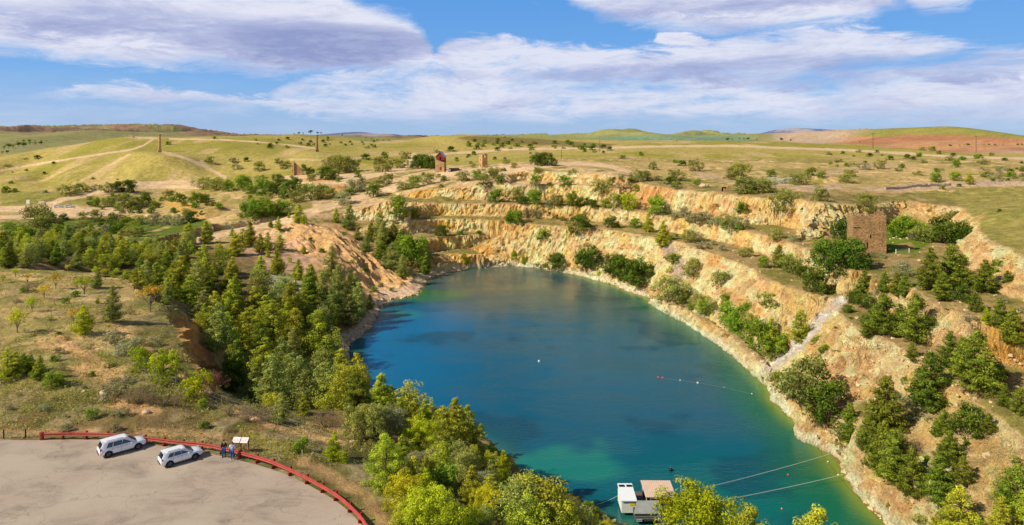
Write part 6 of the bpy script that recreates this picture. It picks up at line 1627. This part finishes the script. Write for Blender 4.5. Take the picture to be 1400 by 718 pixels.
# ---- rubble: loose blocks on the benches, at wall feet and along the waterline
def rubble():
    g = np.random.default_rng(91); v, f = [], []
    n = 0
    while n < 2600:
        if g.uniform() < .35:
            i = g.integers(0, len(SHORE)); a_, b_ = SHORE[i], SHORE[(i + 1) % len(SHORE)]; t = g.uniform()
            x = a_[0] + (b_[0] - a_[0]) * t + g.normal(0, 1.2); y = a_[1] + (b_[1] - a_[1]) * t + g.normal(0, 1.2); z = ground(x, y); r = abs(g.normal(0, .20)) + .08
            if z < WATER - .5 or z > WATER + 4: continue
        else:
            x, y, z = hit(g.uniform(560, 1420), g.uniform(236, 560) if g.uniform() < .8 else g.uniform(236, 715), 60); r = abs(g.normal(0, .12)) + .06
            if z < WATER + .5 or y > 380 or z > 8.0: continue
        n += 1; b = len(v)
        R_ = Matrix.Rotation(g.uniform(0, 6.28), 3, 'Z') @ Matrix.Rotation(g.uniform(-.6, .6), 3, 'X')
        for cx_2 in (-1, 1):
            for cy_2 in (-1, 1):
                for cz_2 in (-1, 1):
                    q = R_ @ Vector((cx_2 * r * g.uniform(.6, 1.3), cy_2 * r * g.uniform(.6, 1.2), cz_2 * r * g.uniform(.5, .9))); v.append((x + q.x, y + q.y, z + q.z + r * .2))
        f += [(b, b + 1, b + 3, b + 2), (b + 4, b + 6, b + 7, b + 5), (b, b + 4, b + 5, b + 1), (b + 2, b + 3, b + 7, b + 6), (b, b + 2, b + 6, b + 4), (b + 1, b + 5, b + 7, b + 3)]
    me = bpy.data.meshes.new('rock_rubble'); me.from_pydata(v, [], f); me.materials.append(simple('rubble_rock', (226, 194, 150), .95, 0, .35, .8)); o = bpy.data.objects.new('rock_rubble', me); COL.objects.link(o)
    o['label'] = 'loose pale rock rubble on the benches and along the waterline'; o['category'] = 'rubble'; o['kind'] = 'stuff'
rubble()
def reg_hill(g):
    for _ in range(80):
        px = g.uniform(-20, 1420); py = g.uniform(192, 330)
        x, y, z = hit(px, py, 200)
        if y > 1200 or y < 215: continue
        if fbm(np.array([x / 40]), np.array([y / 40]), None, s=177, o=2)[0] < g.uniform(-.3, .25): continue
        return x, y
    return 0, 500
tufts('hill_tussocks', 'dull tussocks and dead weeds peppering the far grassy hills', reg_hill, 4200, .75, leaf_mat('tussock', (104, 96, 52), (164, 150, 92)), 74, 'grass')

# ------------------------------------------------------------------ camera, sun, sky
cam = bpy.data.cameras.new('camera'); co = bpy.data.objects.new('camera', cam); COL.objects.link(co)
co.location = (0, 0, H); co.rotation_euler = (math.radians(90), 0, 0)
cam.sensor_fit = 'HORIZONTAL'; cam.sensor_width = 36; cam.lens = 36 * F / 1400
cam.shift_y = -(359 - HZ) / 1400
cam.clip_end = 40000; cam.clip_start = 0.5
scene.camera = co
SUN_EL = math.radians(38); sdx, sdy = -0.93, -0.37
l = math.hypot(sdx, sdy); sdx, sdy = sdx / l, sdy / l
to_sun = Vector((sdx * math.cos(SUN_EL), sdy * math.cos(SUN_EL), math.sin(SUN_EL)))
sl = bpy.data.lights.new('sun', 'SUN'); sl.energy = 5.0; sl.angle = math.radians(0.53); sl.color = (1.0, 0.915, 0.75)
so = bpy.data.objects.new('sun', sl); COL.objects.link(so); so.rotation_euler = to_sun.to_track_quat('Z', 'Y').to_euler()
so.location = (-200, -100, 200)
w = bpy.data.worlds.new('World'); scene.world = w; w.use_nodes = True
nt = w.node_tree; lk = nt.links.new
for n in list(nt.nodes): nt.nodes.remove(n)
out = N(nt, 'ShaderNodeOutputWorld'); bg = N(nt, 'ShaderNodeBackground'); lk(bg.outputs[0], out.inputs[0])
sky = N(nt, 'ShaderNodeTexSky', sky_type='NISHITA'); sky.sun_disc = False; sky.sun_elevation = SUN_EL
sky.sun_rotation = math.atan2(sdx, sdy); sky.air_density = 1.0; sky.dust_density = 0.6; sky.ozone_density = 2.5
def math_(op, a, b=None, c=None, clamp=False):
    n = N(nt, 'ShaderNodeMath', operation=op); n.use_clamp = clamp
    for i, v in enumerate((a, b, c)):
        if v is None: continue
        if isinstance(v, (int, float)): n.inputs[i].default_value = v
        else: lk(v, n.inputs[i])
    return n.outputs[0]
def mrange(v, a, b, c=0.0, d=1.0, st=True):
    n = N(nt, 'ShaderNodeMapRange', interpolation_type='SMOOTHSTEP' if st else 'LINEAR'); lk(v, n.inputs['Value'])
    for k, x in zip(('From Min', 'From Max', 'To Min', 'To Max'), (a, b, c, d)): n.inputs[k].default_value = x
    return n.outputs[0]
tc = N(nt, 'ShaderNodeTexCoord'); sep = N(nt, 'ShaderNodeSeparateXYZ'); lk(tc.outputs['Generated'], sep.inputs[0])
X_, Y_, Z_ = sep.outputs
az = math_('ARCTAN2', X_, Y_)                       # bearing
hd = math_('SQRT', math_('ADD', math_('MULTIPLY', X_, X_), math_('MULTIPLY', Y_, Y_)))
el = math_('ARCTAN2', Z_, hd)                       # elevation
def AE(px, py):                                     # sighting -> bearing, elevation
    a = math.atan((px - CX) / F); return a, math.atan((HZ - py) / F * math.cos(a))
comb = N(nt, 'ShaderNodeCombineXYZ'); lk(az, comb.inputs[0]); lk(math_('MULTIPLY', el, 4.2), comb.inputs[1])
def cnoise(scale, det, rough, dist=0.0, off=0.0, src=None):
    n = N(nt, 'ShaderNodeTexNoise', i_Scale=scale, i_Detail=det, i_Roughness=rough, i_Distortion=dist)
    m = N(nt, 'ShaderNodeVectorMath', operation='ADD'); m.inputs[1].default_value = (off, off * 0.7, off * 1.3)
    lk(src or comb.outputs[0], m.inputs[0]); lk(m.outputs[0], n.inputs['Vector']); return n.outputs['Fac']
nbig = cnoise(2.6, 9, 0.62, 0.3)
nfin = cnoise(13.0, 12, 0.72, 0.5, 7.3)
nstr = cnoise(3.6, 9, 0.62, 0.5, 3.1)
jig = math_('ADD', math_('MULTIPLY', math_('SUBTRACT', nbig, 0.5), 0.05), math_('MULTIPLY', math_('SUBTRACT', nfin, 0.5), 0.055))
elj = math_('ADD', el, jig)
def curve(pts):                                     # elevation of an outline against bearing
    n = N(nt, 'ShaderNodeFloatCurve'); c = n.mapping.curves[0]
    P = sorted(((AE(x, y)[0] + 1.0) / 2.0, AE(x, y)[1]) for x, y in pts)
    c.points[0].location = (0, P[0][1] * 3); c.points[1].location = (1, P[-1][1] * 3)
    for x, y in P: c.points.new(x, y * 3)
    n.mapping.use_clip = False; n.mapping.update()
    lk(math_('MULTIPLY_ADD', az, 0.5, 0.5), n.inputs['Value'])
    return math_('DIVIDE', n.outputs[0], 3.0)
def band(top, bot, st=0.015, sb=0.014):
    t = curve(top); b = curve(bot)
    return math_('MULTIPLY', mrange(math_('SUBTRACT', t, elj), -st, st), mrange(math_('SUBTRACT', elj, b), -sb, sb))
big = band([(-60, -60), (400, -60), (480, 2), (520, 14), (560, 28), (584, 50), (598, 80), (640, 98)], [(-60, 60), (30, 66), (90, 76), (200, 84), (300, 86), (360, 98), (440, 92), (520, 96), (590, 96), (640, 97)])
midb = band([(330, 140), (400, 112), (470, 96), (560, 90), (596, 72), (620, 52), (680, 50), (740, 60), (830, 66), (900, 70), (960, 62), (1040, 52), (1120, 44), (1200, 44), (1290, 58), (1400, 72), (1480, 76)],
            [(330, 142), (400, 132), (470, 148), (600, 158), (700, 160), (900, 160), (1100, 162), (1300, 156), (1480, 156)], 0.008, 0.02)
top2 = band([(750, -10), (760, -60), (1000, -60), (1200, -60), (1215, -20), (1240, 0)], [(750, -10), (790, 8), (830, 22), (880, 36), (940, 44), (1040, 44), (1120, 38), (1180, 28), (1215, 4), (1240, 0)])
corner = band([(1220, -30), (1240, -60), (1330, -60), (1345, -20)], [(1220, -20), (1245, 2), (1280, 10), (1320, 6), (1345, -20)])
puff = band([(896, 60), (902, 46), (930, 46), (960, 54), (985, 62)], [(896, 62), (904, 66), (940, 66), (985, 64)], 0.004, 0.004)
wisp = band([(70, 122), (110, 112), (180, 112), (260, 122), (340, 130), (430, 130)], [(70, 124), (130, 126), (200, 136), (300, 138), (430, 150)], 0.006, 0.010)
wisp = math_('MULTIPLY', wisp, mrange(nstr, 0.36, 0.58))
midm = math_('MULTIPLY', midb, mrange(math_('ADD', nstr, math_('ADD', math_('MULTIPLY', math_('SUBTRACT', el, 0.06), 1.2), math_('MULTIPLY', math_('SUBTRACT', nfin, 0.5), 0.5))), 0.27, 0.56))
low = math_('MULTIPLY', mrange(el, 0.10, 0.04), mrange(cnoise(2.2, 8, 0.6, 0.3, 11.0), 0.46, 0.70))
dens = big
for d in (math_('MULTIPLY', midm, 0.95), top2, corner, puff, math_('MULTIPLY', wisp, 0.85), math_('MULTIPLY', low, 0.4)): dens = math_('MAXIMUM', dens, d)
holes = mrange(math_('ADD', cnoise(2.0, 7, 0.6, 0.2, 19.0), math_('MULTIPLY', nfin, 0.25)), 0.74, 0.80)
dens = math_('MULTIPLY', dens, math_('SUBTRACT', 1.0, math_('MULTIPLY', holes, 0.8)), clamp=True)
# shade inside the clouds: thick grey-violet bellies, bright edges
def blob(px, py, rx, ry):
    a, e_ = AE(px, py); ra, re = rx / F, ry / F
    q = math_('ADD', math_('POWER', math_('DIVIDE', math_('SUBTRACT', az, a), ra), 2.0), math_('POWER', math_('DIVIDE', math_('SUBTRACT', elj, e_), re), 2.0))
    return mrange(q, 1.3, 0.0)
sh = blob(440, 62, 190, 36)
for d in (blob(250, 40, 240, 26), blob(960, 8, 170, 22), blob(960, 100, 420, 16), blob(1200, 105, 260, 12)): sh = math_('MAXIMUM', sh, math_('MULTIPLY', d, 0.62))
sh = math_('ADD', math_('MULTIPLY', sh, 0.7), math_('ADD', math_('MULTIPLY', math_('SUBTRACT', cnoise(4.0, 10, 0.68, 0.6, 23.0), 0.47), 2.0), math_('MULTIPLY', math_('SUBTRACT', nfin, 0.5), 1.2)), clamp=True)
ramp = N(nt, 'ShaderNodeValToRGB'); lk(sh, ramp.inputs['Fac'])
cr_ = ramp.color_ramp; cr_.elements[0].position = 0.0; cr_.elements[0].color = (*lin(226, 229, 245), 1); cr_.elements[1].position = 1.0; cr_.elements[1].color = (*lin(146, 158, 204), 1)
m_ = cr_.elements.new(0.5); m_.color = (*lin(180, 189, 224), 1)
# clear sky: the physical sky mixed with a gradient, clouds on top of it
SKY = 0.10
sc = N(nt, 'ShaderNodeVectorMath', operation='SCALE'); lk(sky.outputs[0], sc.inputs[0]); sc.inputs['Scale'].default_value = SKY
skyg = N(nt, 'ShaderNodeValToRGB'); lk(mrange(el, 0.0, 0.24, st=False), skyg.inputs['Fac'])
g_ = skyg.color_ramp; g_.elements[0].color = (*lin(168, 198, 236), 1); g_.elements[1].color = (*lin(84, 154, 232), 1); k_ = g_.elements.new(0.4); k_.color = (*lin(112, 174, 240), 1)
mx0 = N(nt, 'ShaderNodeMix', data_type='RGBA'); mx0.inputs['Factor'].default_value = 0.85
lk(sc.outputs[0], mx0.inputs['A']); lk(skyg.outputs[0], mx0.inputs['B'])
mx = N(nt, 'ShaderNodeMix', data_type='RGBA'); lk(dens, mx.inputs['Factor']); lk(mx0.outputs['Result'], mx.inputs['A']); lk(ramp.outputs[0], mx.inputs['B'])
clear = N(nt, 'ShaderNodeVectorMath', operation='SCALE'); lk(sky.outputs[0], clear.inputs[0]); clear.inputs['Scale'].default_value = 0.07  # unseen sky above the frame, dimmed to cut the fill light
mz = N(nt, 'ShaderNodeMix', data_type='RGBA'); lk(mrange(el, 0.26, 0.42), mz.inputs['Factor']); lk(mx.outputs['Result'], mz.inputs['A']); lk(clear.outputs[0], mz.inputs['B'])
lk(mz.outputs['Result'], bg.inputs['Color']); bg.inputs['Strength'].default_value = 1.0
scene.view_settings.view_transform = 'Standard'; scene.view_settings.look = 'None'; scene.view_settings.exposure = 0
scene.render.engine = 'CYCLES'
